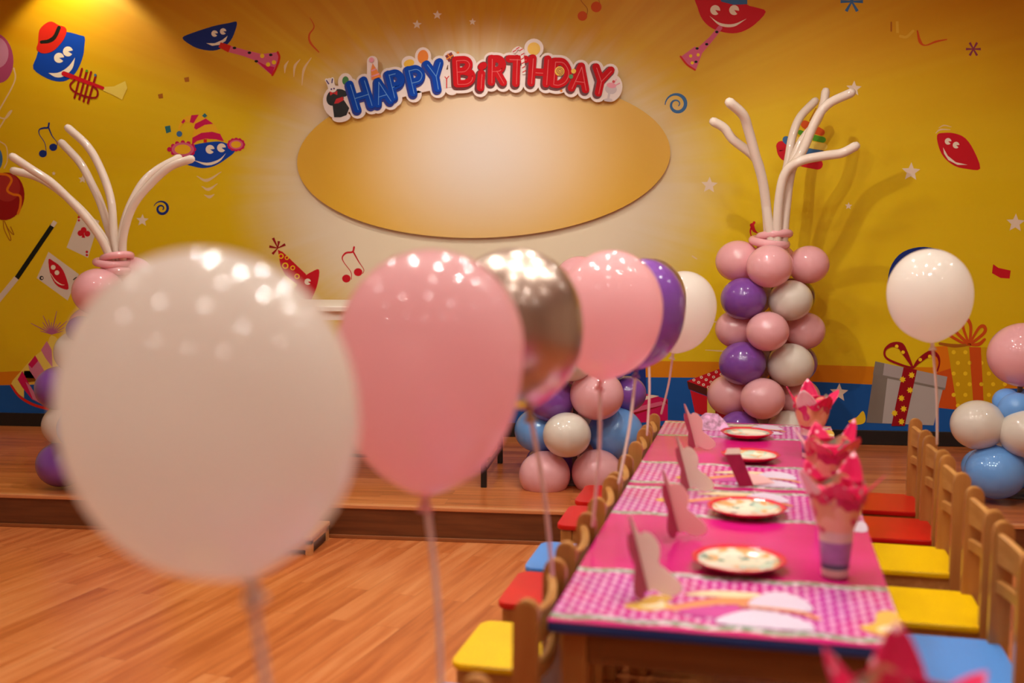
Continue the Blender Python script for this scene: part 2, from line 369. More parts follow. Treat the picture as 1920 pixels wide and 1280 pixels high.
# wand and cards
P.stroke([(99, 422), (31, 522)], 9, BLK, 1, cap=False); P.stroke([(104, 415), (98, 424)], 8, CARD, 2, cap=False); P.stroke([(31, 521), (-6, 566)], 10, CARD, 2, cap=False)
P.poly([(150, 399), (186, 414), (165, 483), (125, 464)], CARD, 1)
for a in ((157, 431), (151, 437), (164, 438)): P.ell(a[0], a[1], 5.5, None, RED, 2)
P.poly([(157, 434), (160, 446), (153, 445)], RED, 3)
for a in ((148, 409), (163, 474)): P.ell(a[0], a[1] - 2, 2.4, None, RED, 2); P.ell(a[0], a[1] + 4, 2.2, None, RED, 2)
P.poly([(91, 472), (148, 514), (127, 563), (69, 521)], CARD, 1)
P.blob([(91, 486), (101, 490), (113, 499), (122, 514), (129, 541), (115, 540), (103, 531), (94, 512)], RED, 2, 3)
P.ell(100, 501, 4.4, None, WHT, 3); P.ell(107, 511, 4.4, None, WHT, 3); P.stroke([(95, 512), (104, 526), (114, 533), (121, 534)], [.6, 2.4, .6], WHT, 3)
P.ell(78, 521, 4, None, BLK, 2); P.ell(79, 521, 2, None, CARD, 3); P.stroke([(138, 524), (144, 520), (146, 526)], 2, BLK, 2)
# burst and striped hat, lower left
for i in range(13):
    a = math.radians(-165 + i * 150 / 12); L_ = 22 + 16 * (i % 3 == 1) + 6 * (i % 2); P.stroke([(97, 626), (97 + L_ * math.cos(a), 626 + L_ * math.sin(a))], [2.5, 8, 1], PUR, 2, smooth=False, cap=False)
P.blob([(97, 628), (86, 650), (60, 672), (40, 695), (20, 722), (40, 742), (65, 757), (95, 765), (140, 700), (120, 650)], PYL, 1, 3)
P.poly([(88, 639), (97, 655), (99, 689), (86, 672), (77, 656)], LILA, 2); P.poly([(66, 666), (84, 696), (90, 710), (67, 711), (56, 695), (53, 683)], LILA, 2)
P.poly([(42, 695), (56, 722), (78, 757), (60, 748), (42, 726), (33, 711)], MAG, 2); P.poly([(48, 715), (56, 722), (78, 757), (62, 748)], LILA, 3)
P.poly([(66, 666), (72, 676), (60, 690), (53, 683)], MAG, 3)
P.stroke([(21, 722), (37, 743), (62, 758), (92, 767)], [4, 5, 5], CRED, 3)
# balloons at the left edge
P.ell(-6, 109, 31, 47, pm('balloon_purple', (170, 70, 110)), 1, rot=-8); P.ell(-8, 98, 24, 30, pm('balloon_purple_light', (196, 130, 160)), 2, rot=-8)
P.ell(-10, 298, 15, 24, SBL, 1)
P.stroke([(26, 128), (29, 145), (22, 165), (8, 190), (-4, 215), (10, 222), (22, 208), (16, 212), (2, 235), (-6, 247)], 2.6, PALE, 1); P.stroke([(0, 265), (12, 275), (14, 300), (8, 315)], 2, PALE, 1)
P.ell(10, 368, 36, 45, pm('balloon_red', (150, 16, 16)), 2, rot=8); P.ell(14, 352, 24, 26, pm('balloon_red_light', (168, 44, 36)), 3, rot=8)
P.stroke([(-4, 326), (14, 328), (22, 338), (14, 356), (24, 364), (38, 368), (38, 388), (34, 400)], 4.4, ORG, 4)
for pts in ([(6, 414), (8, 430), (18, 450), (20, 445), (10, 418)], [(8, 414), (16, 430), (26, 440), (20, 425)]): P.stroke(pts, 1.6, BRN, 1)
# red face with horn, top right
P.blob([(1307, -14), (1308, 14), (1318, 38), (1337, 54), (1365, 62), (1390, 60), (1415, 46), (1436, 22), (1418, 14), (1400, 8), (1390, -14)], RED, 1, 3)
P.eye(1341, 19, 9.3, RED, a=30); P.eye(1376.5, 19, 9.3, RED, a=30)
P.poly([(p.x, p.y) for p in crom([(1330, 30), (1350, 43), (1375, 45), (1400, 35)], 5)] + [(p.x, p.y) for p in crom([(1400, 35), (1376, 50), (1350, 48), (1330, 30)], 5)][1:-1], WHT, 3)
P.poly([(1348, -12), (1352, 3), (1375, 9), (1401, 8), (1401, -12)], SBL, 4)
P.stroke([(1350, 52), (1334, 72), (1312, 95)], [9, 9, 13], PNK, 3); P.poly([(1303, 87), (1317, 98), (1305, 131), (1290, 124), (1276, 107)], PNK, 3)
P.stroke([(1276, 106), (1288, 121), (1303, 131)], 3.4, CRED, 4)
for a in ((1344, 60), (1325, 83), (1307, 91), (1305, 116)): P.ell(a[0], a[1], 3, 2.3, BLK, 5)
for a in ((1295, 105), (1309, 103), (1298, 118)): P.ell(a[0], a[1], 3, None, YEL, 5)
def aster(cx, cy, r, m, w, n=6, rot=0):
    for i in range(n):
        a = rot + i * 2 * PI / n; P.stroke([(cx, cy), (cx + r * math.cos(a), cy + r * math.sin(a))], [w * .5, w], m, 2, cap=False)
aster(1597, 3, 21, SBL, 6, 6, 0); aster(1825, 92, 14, pm('plum', (140, 56, 84)), 4.5, 6, 0)
P.stroke([(1671, 42), (1671, 58)], 3, BRN, 1); P.stroke([(1682, 40), (1683, 62)], 5, pm('ribbon_pale', (220, 170, 50)), 1, cap=False)
P.stroke([(1688, 68), (1700, 69), (1712, 58)], 5, pm('ribbon_pale', (220, 170, 50)), 1); P.stroke([(1720, 58), (1725, 78), (1735, 85), (1755, 78), (1775, 74)], [3, 6, 2, 4, 2], ORED, 1)
# red face, right
P.blob([(1757, 253), (1770, 249), (1790, 250), (1810, 259), (1826, 282), (1838, 316), (1815, 317), (1790, 311), (1770, 295), (1760, 275)], RED, 1, 3)
P.eye(1777.5, 265, 6.2, RED, a=20); P.eye(1792.5, 272, 6.2, RED, a=20)
P.poly([(1768, 276), (1777, 292), (1792, 304), (1814, 309), (1795, 309), (1778, 300), (1770, 288)], WHT, 3)
P.stroke([(1754, 250), (1763, 243), (1782, 243)], [1, 3.5, 1], PALE, 1); P.stroke([(1760, 240), (1770, 235), (1784, 238)], [1, 2.5, 1], PALE, 1)
# rainbow hat behind the long balloons
P.stroke([(1465, 274), (1472, 290), (1500, 302), (1533, 308)], [20, 22, 18, 20], RED, 1); P.stroke([(1474, 262), (1486, 272), (1505, 282), (1542, 288)], [14, 14, 13, 12], SBL, 2)
P.stroke([(1494, 262), (1512, 270), (1545, 275)], 13, PYL, 2); P.stroke([(1500, 248), (1518, 256), (1543, 262)], [9, 11, 11], GRN, 3); P.stroke([(1509, 233), (1522, 240), (1540, 248)], [15, 17, 13], ORED, 4); P.stroke([(1530, 203), (1518, 226)], 2, BRN, 1)
# red gift, stripy box, navy block
P.poly([(1288, 714), (1352, 690), (1410, 706), (1326, 728)], RED, 3); P.poly([(1288, 714), (1326, 728), (1326, 742), (1291, 729)], pm('maroon', (84, 30, 20)), 3)
P.poly([(1294, 731), (1326, 743), (1326, 780), (1303, 774)], RED, 3); P.poly([(1326, 728), (1338, 724), (1342, 786), (1326, 780)], PYL, 3); P.poly([(1338, 724), (1412, 706), (1412, 790), (1342, 790)], DRED, 3)
for i in range(4):
    for j in range(4):
        cx, cy = 1301 + i * 14 + j * 9, 712 - i * 5 + j * 4.5
        if cx < 1372: P.ell(cx, cy, 2.8, 2.6, WHT, 4, n=12); P.ell(cx, cy, 1.3, 1.2, RED, 5, n=8)
P.poly([(1170, 676), (1210, 676), (1212, 745), (1170, 750)], DBL, 2)
P.poly([(1165, 746), (1213, 738), (1252, 748), (1252, 788), (1200, 792), (1165, 775)], MAG, 3); P.poly([(1165, 752), (1222, 740), (1236, 742), (1165, 762)], STAR, 4); P.poly([(1165, 775), (1250, 750), (1252, 757), (1175, 782)], DRED, 4); P.poly([(1170, 768), (1240, 752), (1250, 757), (1180, 775)], PNK, 5)
P.blob([(1590, 789), (1606, 782), (1618, 770), (1623, 785), (1618, 794), (1600, 796)], YEL, 3, 3)
# silver gift
GREY = pm('gift_grey', (176, 168, 164)); GREY2 = pm('gift_grey_dark', (128, 118, 108)); GREYL = pm('gift_lid', (168, 158, 156))
P.poly([(1638, 700), (1768, 728), (1750, 797), (1624, 792)], GREY, 5); P.poly([(1638, 700), (1664, 706), (1654, 793), (1624, 792)], GREY2, 6)
P.poly([(1641, 677), (1776, 706), (1772, 728), (1637, 700)], GREYL, 7); P.poly([(1637, 699), (1772, 727), (1771, 731), (1637, 703)], GREY2, 8); P.poly([(1641, 677), (1658, 681), (1655, 704), (1637, 700)], GREY2, 8)
P.poly([(1694, 688), (1719, 693), (1696, 798), (1671, 798)], DRED, 9)
for a in ((1709, 703), (1692, 711), (1706, 731), (1690, 746), (1694, 766), (1677, 774), (1690, 790)): P.star(a[0], a[1], 6.5, YEL, 10, .2, 7, .6)
P.stroke([(1710, 689), (1688, 683), (1662, 671), (1659, 656), (1672, 646), (1688, 648), (1697, 662), (1711, 688)], [3, 4, 4, 4, 8, 13, 11, 3], DRED, 9)
P.stroke([(1712, 689), (1724, 675), (1744, 662), (1757, 666), (1761, 680), (1757, 695)], [3, 9, 11, 6, 3, 3], DRED, 9)
for a in ((1681, 649), (1693, 660), (1725, 674), (1743, 668)): P.ell(a[0], a[1], 3.4, None, YEL, 10)
# orange gift
P.poly([(1748, 650), (1776, 648), (1795, 768), (1758, 764)], ORED, 2); P.poly([(1748, 650), (1776, 648), (1783, 690), (1752, 700)], ORG, 3)
P.poly([(1776, 648), (1870, 652), (1892, 772), (1795, 768)], pm('gift_gold', (206, 160, 10)), 2)
P.poly([(1817, 650), (1839, 651), (1845, 772), (1826, 772)], ORED, 3)
for i in range(5):
    for j in range(6):
        P.ell(1788 + i * 22 + (j % 2) * 8, 660 + j * 20, 4, None, YEL, 3, n=10)
for pts in ([(1817, 646), (1800, 640), (1770, 620), (1778, 610), (1800, 630), (1817, 646)], [(1817, 646), (1805, 610), (1812, 598), (1820, 612), (1818, 646)], [(1817, 646), (1835, 615), (1845, 612), (1845, 624), (1818, 646)], [(1817, 646), (1790, 648), (1762, 644)], [(1817, 646), (1835, 645), (1846, 636)]):
    P.stroke(pts, [4, 7, 5], BRN if pts[1][0] < 1800 else ORED, 4)
# dark blue face behind the floating balloon, confetti
P.blob([(1665, 540), (1668, 505), (1685, 478), (1712, 465), (1745, 464), (1785, 480), (1800, 520), (1770, 575), (1710, 590), (1675, 565)], DBL, 1, 3)
P.poly([(1862, 495), (1872, 502), (1895, 507), (1893, 522), (1876, 521), (1860, 512)], RED, 1)
P.stroke([(1409, 444), (1407, 432), (1414, 417)], [2, 3, 5], RED, 1); P.stroke([(1410, 422), (1414, 432), (1421, 437)], [8, 6, 1], RED, 2)
P.stroke([(1322, 656), (1356, 658)], [1, 3], PALE, 1); P.stroke([(1336, 603), (1352, 604)], 2.4, PALE, 1); P.stroke([(1298, 480), (1306, 485)], 2.6, PALE, 1)
# party hat on a red face between the balloons
for p_ in ((512, 446), (523, 452), (535, 458), (505, 462), (511, 476)): P.stroke([(521, 465), p_], [1.5, 5], DRED, 2, cap=False)
P.poly([(521, 468), (530, 472), (574, 514), (572, 545), (535, 516), (526, 498)], RED, 2)
for a in ((527, 480, 5), (538, 483, 4), (535, 498, 6), (549, 502, 4.5), (557, 518, 5)): P.ell(a[0], a[1], a[2], None, YEL, 3); P.ell(a[0], a[1], a[2] * .6, None, RED, 4)
P.blob([(571, 518), (585, 509), (598, 505), (597, 525), (590, 548), (575, 575), (555, 590), (545, 560), (556, 535)], RED, 1, 3); P.eye(577, 528, 6, RED)
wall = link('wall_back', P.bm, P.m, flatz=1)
struct(wall, 'yellow party mural printed on the back wall')
bm = bmesh.new(); box(bm, -4.6, 3.6, WY - .012, WY, STZ, zb, .003)
struct(link('baseboard_back', bm, mat('black_base', (16, 10, 8), .5)), 'black baseboard under the mural')

# ------------------------------------------------------------------ oval panel
PC = ony(899, 296, WY - .03); PW = (ony(1250, 296, WY).x - ony(548, 296, WY).x) / 2 * .992; PH = (ony(899, 148, WY).z - ony(899, 448, WY).z) / 2
bm = bmesh.new(); N = 96
prism(bm, [(PW * math.cos(2 * PI * i / N), PH * math.sin(2 * PI * i / N)) for i in range(N)], -.008, .008, Matrix.Rotation(math.radians(90), 4, 'X'))
bmesh.ops.bevel(bm, geom=[e for e in bm.edges if abs(e.verts[0].co.y - e.verts[1].co.y) < 1e-5 and e.verts[0].co.y < 0], offset=.002, segments=2, affect='EDGES')
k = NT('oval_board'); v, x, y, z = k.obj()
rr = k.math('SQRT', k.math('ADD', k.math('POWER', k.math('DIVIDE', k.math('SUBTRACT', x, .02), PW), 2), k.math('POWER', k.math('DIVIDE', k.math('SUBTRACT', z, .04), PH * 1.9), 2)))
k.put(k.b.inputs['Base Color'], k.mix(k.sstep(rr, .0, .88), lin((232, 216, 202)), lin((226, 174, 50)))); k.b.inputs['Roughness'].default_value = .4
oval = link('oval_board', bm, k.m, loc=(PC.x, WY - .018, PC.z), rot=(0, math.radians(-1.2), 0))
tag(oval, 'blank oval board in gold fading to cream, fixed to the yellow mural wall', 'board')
bm = bmesh.new()
box(bm, -.6, .6, .008, .018, -.05, .05)
link('mounting_batten', bm, mat('batten', (120, 90, 60)), oval)

# ------------------------------------------------------------------ HAPPY BIRTHDAY sign
SY = WY - .045
sign = thing('birthday_sign', 'arched cut-out sign reading HAPPY BIRTHDAY in blue and red bubble letters above the oval board', 'sign', ony(890, 160, SY))
inv = sign.location.copy()
SC = [0]
def mk(Y, th, name, m):  # a raised piece: strokes extruded between Y and Y-th
    return [Y, th, bmesh.new(), name, m]
def rstroke(L, pts, w, smooth=False, n=6):
    P_ = [Vector(p) for p in (crom(pts, n) if smooth and len(pts) > 2 else pts)]
    Y, th, b = L[0], L[1], L[2]
    def lift(q): a = ony(q[0], q[1], WY) - inv; a.y = Y - inv.y - (SC[0] % 40) * .000024; return a
    def slab(out):
        SC[0] += 1
        A = [b.verts.new(lift(q)) for q in out]; B = [b.verts.new(lift(q) - Vector((0, th, 0))) for q in out]
        b.faces.new(A[::-1]); b.faces.new(B)
        for i in range(len(out)): j = (i + 1) % len(out); b.faces.new((A[i], A[j], B[j], B[i]))
    for i in range(len(P_) - 1):
        d = (P_[i + 1] - P_[i]); a0 = math.atan2(d.y, d.x); out = []
        for q, s0 in ((P_[i + 1], -90), (P_[i], 90)):
            for j in range(9):
                a = a0 + math.radians(s0 + j * 22.5); out.append((q.x + w / 2 * math.cos(a), q.y + w / 2 * math.sin(a)))
        slab(out)
def rpoly(L, out):
    Y, th, b = L[0], L[1], L[2]
    SC[0] += 1
    def lift(q): a = ony(q[0], q[1], WY) - inv; a.y = Y - inv.y - (SC[0] % 40) * .000024; return a
    A = [b.verts.new(lift(q)) for q in out]; B = [b.verts.new(lift(q) - Vector((0, th, 0))) for q in out]
    b.faces.new(A[::-1]); b.faces.new(B)
    for i in range(len(out)): j = (i + 1) % len(out); b.faces.new((A[i], A[j], B[j], B[i]))
def rell(L, cx, cy, rx, ry=None, rot=0, n=20):
    ry = ry or rx; c, q = math.cos(math.radians(rot)), math.sin(math.radians(rot))
    rpoly(L, [(cx + rx * math.cos(2 * PI * i / n) * c - ry * math.sin(2 * PI * i / n) * q, cy + rx * math.cos(2 * PI * i / n) * q + ry * math.sin(2 * PI * i / n) * c) for i in range(n)])
G = {'H': [[(0, 0), (0, 1)], [(1, 0), (1, 1)], [(0, .55), (1, .55)]],
     'A': [[(-.05, 1), (.5, 0), (1.05, 1)], [(.2, .66), (.8, .66)]],
     'P': [[(0, 1), (0, 0)], [(0, .02), (.7, .04), (1, .28), (.7, .52), (0, .55)]],
     'Y': [[(0, 0), (.5, .5), (1, 0)], [(.5, .5), (.5, 1)]],
     'B': [[(0, 0), (0, 1)], [(0, .0), (.65, .02), (.85, .22), (.55, .46), (0, .48)], [(.5, .48), (.95, .6), (.95, .85), (.6, 1), (0, 1)]],
     'i': [[(.5, .34), (.5, 1)]],
     'R': [[(0, 1), (0, 0)], [(0, .02), (.65, .03), (.9, .25), (.65, .48), (0, .52)], [(.4, .5), (1, 1)]],
     'T': [[(0, 0.02), (1.1, 0.02)], [(.5, 0), (.5, 1)]],
     'D': [[(0, 0), (0, 1)], [(0, 0), (.6, .02), (1, .4), (.85, .8), (.4, 1), (0, 1)]]}
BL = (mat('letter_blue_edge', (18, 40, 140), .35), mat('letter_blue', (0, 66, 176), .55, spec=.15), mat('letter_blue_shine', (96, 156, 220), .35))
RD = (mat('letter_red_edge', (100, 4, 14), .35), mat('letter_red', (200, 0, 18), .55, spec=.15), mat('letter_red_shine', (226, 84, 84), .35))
LET = [('H', 681, 181, 27, 48, -17, BL), ('A', 719, 176, 22, 40, -16, BL), ('P', 748, 162, 21, 44, -14, BL), ('P', 785, 154, 22, 44, -13, BL), ('Y', 820, 146, 24, 48, -10, BL),
       ('B', 873, 138, 28, 44, -3, RD), ('i', 905, 148, 12, 40, 4, RD), ('R', 935, 136, 22, 44, 1, RD), ('T', 970, 137, 28, 46, 2, RD), ('H', 1013, 137, 28, 46, 4, RD), ('D', 1053, 141, 26, 42, 5, RD), ('A', 1088, 149, 24, 42, 7, RD), ('Y', 1127, 155, 28, 46, 12, RD)]
board = mk(SY, .012, 'backing_board', mat('sign_white', (238, 222, 216), .35))
letters = []
for ch, cx, cy, w, h, rot, cs in LET:
    c, q = math.cos(math.radians(rot)), math.sin(math.radians(rot))
    def tr(p, ox=0, oy=0):
        X = (p[0] - .5) * w + (1 - p[1] * 1) * (0.0) + ox; Yp = (p[1] - .5) * h + oy; return (cx + X * c - Yp * q, cy + X * q + Yp * c)
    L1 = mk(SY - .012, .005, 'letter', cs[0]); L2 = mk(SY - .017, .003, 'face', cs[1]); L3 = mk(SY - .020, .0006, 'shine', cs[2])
    sw = 16.5
    for st_ in G[ch]:
        sm = ch in 'PBRD' and len(st_) > 3
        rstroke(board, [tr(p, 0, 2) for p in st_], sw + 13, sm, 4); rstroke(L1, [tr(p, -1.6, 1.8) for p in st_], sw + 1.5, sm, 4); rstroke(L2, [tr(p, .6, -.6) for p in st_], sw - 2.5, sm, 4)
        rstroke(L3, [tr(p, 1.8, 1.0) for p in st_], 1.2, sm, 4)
    if ch == 'i':
        for L, r in ((board, 15), (L1, 9.5), (L2, 8)): rell(L, *tr((.62, -.02)), r + 1, r * .8, rot - 35)
    letters.append((L1, L2, L3))
# board outline additions
rell(board, 637, 194, 26, 31, -8); rstroke(board, [(628, 168), (624, 156)], 14); rell(board, 653, 157, 14, 17); rstroke(board, [(703, 118), (703, 145)], 20); rell(board, 703, 120, 9); rell(board, 771, 122, 14); rell(board, 797, 110, 15, 18); rell(board, 848, 112, 14)
rell(board, 1003, 94, 18, 18); rell(board, 974, 104, 13); rell(board, 1147, 168, 20, 26, 15); rstroke(board, [(840, 150), (850, 168)], 26); rstroke(board, [(660, 195), (740, 172), (830, 152), (960, 142), (1050, 150), (1130, 170)], 34, True)
for X0, Y0 in ((645, 222),): rell(board, X0, Y0, 17, 9, -8)
bo = link('backing_board', board[2], board[4], sign)
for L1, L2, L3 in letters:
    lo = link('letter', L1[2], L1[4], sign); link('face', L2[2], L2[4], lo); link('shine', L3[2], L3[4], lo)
def piece(name, m, fn, Y=SY - .012, th=.002, par=None):
    L = mk(Y, th, name, m); fn(L); return link(name, L[2], m, par or sign)
SBK = mat('sign_black', (22, 22, 24), .35); SRD = mat('sign_red', (206, 20, 28), .35); SWH = mat('sign_rabbit', (240, 230, 226), .4); SGR = mat('sign_green', (60, 130, 60), .3); SOR = mat('sign_orange', (236, 130, 16), .3); SYE = mat('sign_yellow', (240, 190, 40), .3); SPK = mat('sign_pink', (236, 150, 170), .35)
def hat(L):
    rpoly(L, [(629, 199), (650, 190), (660, 205), (655, 218), (644, 222), (632, 222)]); rell(L, 630, 186, 12, 15, 20); rell(L, 644, 177, 13, 7, 12); rell(L, 638, 187, 12, 8)
ho = piece('magic_hat', SBK, hat)
piece('hat_lining', SRD, lambda L: rpoly(L, [(632, 197), (636, 188), (648, 184), (650, 190), (640, 196)]), SY - .014, .0008, ho)
ro = piece('rabbit', SWH, lambda L: (rell(L, 629, 169, 8, 7), rstroke(L, [(626, 165), (618, 153)], 6), rstroke(L, [(630, 164), (629, 151)], 6)), SY - .0145, .001)
piece('ear_lining', mat('ear_purple', (70, 40, 110)), lambda L: rstroke(L, [(622, 160), (618, 154)], 2.2), SY - .0155, .0006, ro)
piece('ear_lining', MATS['ear_purple'], lambda L: rstroke(L, [(628, 158), (629, 151)], 2.2), SY - .0155, .0006, ro)
piece('eye', MATS['ear_purple'], lambda L: rell(L, 627, 170, 1.6), SY - .0155, .0006, ro)
piece('eye', MATS['ear_purple'], lambda L: rell(L, 632, 169, 1.6), SY - .0155, .0006, ro)
piece('bow_tie', SRD, lambda L: rpoly(L, [(624, 174), (631, 177), (638, 173), (638, 181), (631, 178), (625, 182)]), SY - .0157, .0006, ro)
piece('balloon_picture', SGR, lambda L: rell(L, 653, 154, 6, 8, 5))
piece('balloon_picture', SOR, lambda L: rell(L, 797, 110, 10, 13, 5))
piece('balloon_picture', SYE, lambda L: rell(L, 771, 122, 10, 7, -20))
piece('balloon_picture', SYE, lambda L: rell(L, 1003, 95, 12, 12), SY - .012, .002)
hp = piece('party_hat', SOR, lambda L: rpoly(L, [(704, 122), (720, 147), (702, 153), (701, 135)]), SY - .0205, .001)
piece('hat_stripe', SPK, lambda L: rstroke(L, [(702, 147), (716, 142)], 2.6), SY - .0216, .0008, hp)
piece('hat_stripe', SPK, lambda L: rstroke(L, [(703, 136), (710, 133)], 2.4), SY - .0216, .0008, hp)
piece('pompom', SPK, lambda L: rell(L, 702, 116, 4.5), SY - .0216, .0008, hp)
gp = piece('gift_picture', mat('sign_maroon', (130, 20, 20)), lambda L: rpoly(L, [(838, 108), (850, 101), (856, 112), (845, 120)]))
piece('gift_ribbon', SOR, lambda L: (rstroke(L, [(843, 105), (851, 116)], 2.2), rstroke(L, [(841, 114), (853, 107)], 2.2)), SY - .014, .0006, gp)
piece('small_gift_picture', mat('sign_gift_white', (224, 214, 206)), lambda L: rpoly(L, [(834, 152), (849, 149), (850, 166), (835, 168)]))
piece('small_gift_ribbon', SRD, lambda L: (rstroke(L, [(841, 151), (841, 167)], 2.2), rstroke(L, [(838, 147), (841, 151), (845, 146)], 1.6)), SY - .014, .0006)
piece('candy_cane', mat('cane_white', (240, 226, 220)), lambda L: rstroke(L, [(967, 101), (973, 94), (980, 98), (982, 112), (985, 140)], 6, True), SY - .0205, .001)
piece('cane_stripe', SRD, lambda L: [rstroke(L, [(a - 2, b + 1), (a + 3, b - 2)], 2) for a, b in ((967, 100), (973, 95), (979, 98), (982, 106), (982, 114), (983, 122), (984, 130), (985, 138))], SY - .0216, .0008)
lo_ = piece('lollipop', SYE, lambda L: rell(L, 1051, 137, 9), SY - .0205, .001)
def spir(L):
    rstroke(L, [(1051 + (1.2 + i * .28) * math.cos(i * .62), 137 + (1.2 + i * .28) * math.sin(i * .62)) for i in range(24)], 1.3)
piece('lollipop_swirl', mat('sign_brown', (150, 70, 16)), spir, SY - .0216, .0006, lo_)
piece('sweet', SYE, lambda L: rell(L, 1077, 137, 4.5), SY - .0205); piece('sweet', SGR, lambda L: rell(L, 1072, 147, 4), SY - .0205); 
for a in ((1054, 173, 2.5), (775, 153, 2), (862, 102, 2)): piece('sweet', SOR, lambda L: rell(L, *a), SY - .012)
sd = piece('sundae_glass', mat('sign_grey', (206, 192, 196)), lambda L: (rell(L, 1146, 170, 11, 9, 10), rstroke(L, [(1143, 178), (1141, 188)], 4), rell(L, 1141, 190, 8, 3)))
piece('sundae_topping', SPK, lambda L: (rell(L, 1147, 163, 9, 5, 10), rstroke(L, [(1152, 158), (1156, 152)], 2), rstroke(L, [(1156, 162), (1162, 159)], 2)), SY - .014, .001, sd)
piece('sundae_cherry', SRD, lambda L: rell(L, 1151, 156, 2.6), SY - .0152, .001, sd)

# ================================================================== BALLOONS
def latex(name, rgb, tl=.4):
    """thin stretched rubber: glossy skin that lets some light through"""
    m = mat('latex_' + name, rgb, .3, coat=1, spec=.15); nt = m.node_tree; b = nt.nodes['Principled BSDF']; out = nt.nodes['Material Output']
    if tl:
        tr = nt.nodes.new('ShaderNodeBsdfTranslucent'); tr.inputs['Color'].default_value = b.inputs['Base Color'].default_value
        mx = nt.nodes.new('ShaderNodeMixShader'); mx.inputs[0].default_value = tl
        nt.links.new(b.outputs[0], mx.inputs[1]); nt.links.new(tr.outputs[0], mx.inputs[2]); nt.links.new(mx.outputs[0], out.inputs['Surface'])
    return m
LW = latex('white', (252, 247, 240), .58); LP = latex('pink', (254, 212, 216), .58); LPU = latex('purple', (132, 76, 168), .12); LB = latex('blue', (122, 182, 252), .25)
LPS = latex('small_pink', (250, 190, 196), .28); LWS = latex('small_white', (230, 220, 208), .15); LPD = latex('mauve', (110, 60, 62), 0)
SILV = mat('foil_silver', (196, 172, 158), .3, metal=.9, coat=.6); LTW = latex('long_white', (240, 224, 210), .2)
def body_profile(a, b, c, p=2.12, n=110):
    """a: half width, b: rise above the widest ring, c: drop below it"""
    out = []
    for i in range(n + 1):
        th = PI * i / n; s_, q = math.sin(th), math.cos(th)
        r = a * s_ if q > 0 else a * (1 - min(1, -q) ** p) ** (1 / p); z_ = b * q if q > 0 else c * (.95 * q - .05 * (-q) ** 30)
        out.append((max(r, a * .045) if i else 0, z_))
    return out
STICK = mat('white_stick', (236, 214, 204), .35); KNOT = {}
def floating(label, cx, cy, d, w, h, m, neck, end, km=None, cpull=.16, group='balloons tied along the chair backs'):
    c = at(cx, cy, d); nb = at(neck[0], neck[1], d)
    t = thing('party_balloon', label, 'balloon', c, 0, group)
    ax = (c - nb).normalized(); rot = Vector((0, 0, 1)).rotation_difference(ax).to_matrix().to_4x4()
    a = w / 2; ln = (c - nb).length; b = h / 2
    bm = bmesh.new(); lathe(bm, body_profile(a, b, ln, 2.28 if ln > .19 else 2.12), 144, M=rot); link('balloon_body', bm, m, t, True)
    nl = nb - c
    bm = bmesh.new(); lathe(bm, [(a * .075, .012), (a * .06, .004), (.006, 0), (.0055, -.012), (.011, -.020), (.0125, -.024), (.0, -.0235)], 16, M=Matrix.Translation(nl) @ rot); link('neck_knot', bm, km or m, t, True)
    e = end - c; bm = bmesh.new(); mid = (nl + e) / 2 + Vector((.006, 0, 0))
    tube(bm, crom([nl + (nl - c * 0).normalized() * 0, mid, e], 6), .0042, 8); link('stick', bm, STICK, t, True)
    return t
floating('huge white balloon nearest the camera, left of the pink one', 396, 766, .93, .255, .282, LW, (468, 1080), onz(556, 1880, .585), cpull=.1)
floating('large pink balloon second in the row, beside the nearest white one', 808, 650, 1.49, .260, .272, LP, (798, 925), onz(828, 1345, .59))
floating('shiny silver balloon between the large pink and the smaller pink one', 965, 596, 1.96, .250, .256, SILV, (992, 766), onz(1036, 1078, .59), mat('knot_gold', (190, 160, 110), .3))
floating('pink balloon fourth in the row, overlapping the purple one', 1143, 582, 2.40, .238, .272, LP, (1126, 712), onz(1111, 985, .59))
floating('purple balloon mostly hidden behind the fourth, pink balloon', 1203, 576, 3.0, .246, .275, LPU, (1193, 692), onz(1160, 905, .59))
floating('silver balloon showing only a thin rim behind the purple one', 1219, 562, 3.72, .25, .29, SILV, (1216, 655), onz(1213, 815, .59), mat('knot_gold', (190, 160, 110), .3))
floating('white balloon farthest in the left-hand row, past the purple one', 1280, 577, 4.1, .256, .284, LW, (1262, 662), onz(1240, 775, .59))
floating('white balloon floating alone over the right-hand chairs before the silver gift print', 1743, 549, 3.42, .262, .282, LW, (1748, 642), onz(1757, 832, .60), group='balloons tied along the chair backs')

def ball(par, c, r, m, sq=.93, lean=None):
    bm = bmesh.new(); prof = [(r * math.sin(PI * i / 40) if 0 < i < 40 else 0, r * sq * math.cos(PI * i / 40)) for i in range(41)]
    lathe(bm, prof, 64); ro = (random.uniform(-.15, .15), random.uniform(-.15, .15), 0)
    return link('balloon', bm, m, par, True, loc=c, rot=ro)
def ringp(par, c, R, r, m, tilt):
    bm = bmesh.new(); M_ = Euler(tilt).to_matrix()
    pts = [c + M_ @ Vector((R * math.cos(2 * PI * i / 28), R * math.sin(2 * PI * i / 28), 0)) for i in range(28)]
    tube(bm, pts, r, 10, False, closed=True); link('twisted_ring', bm, m, par, True)
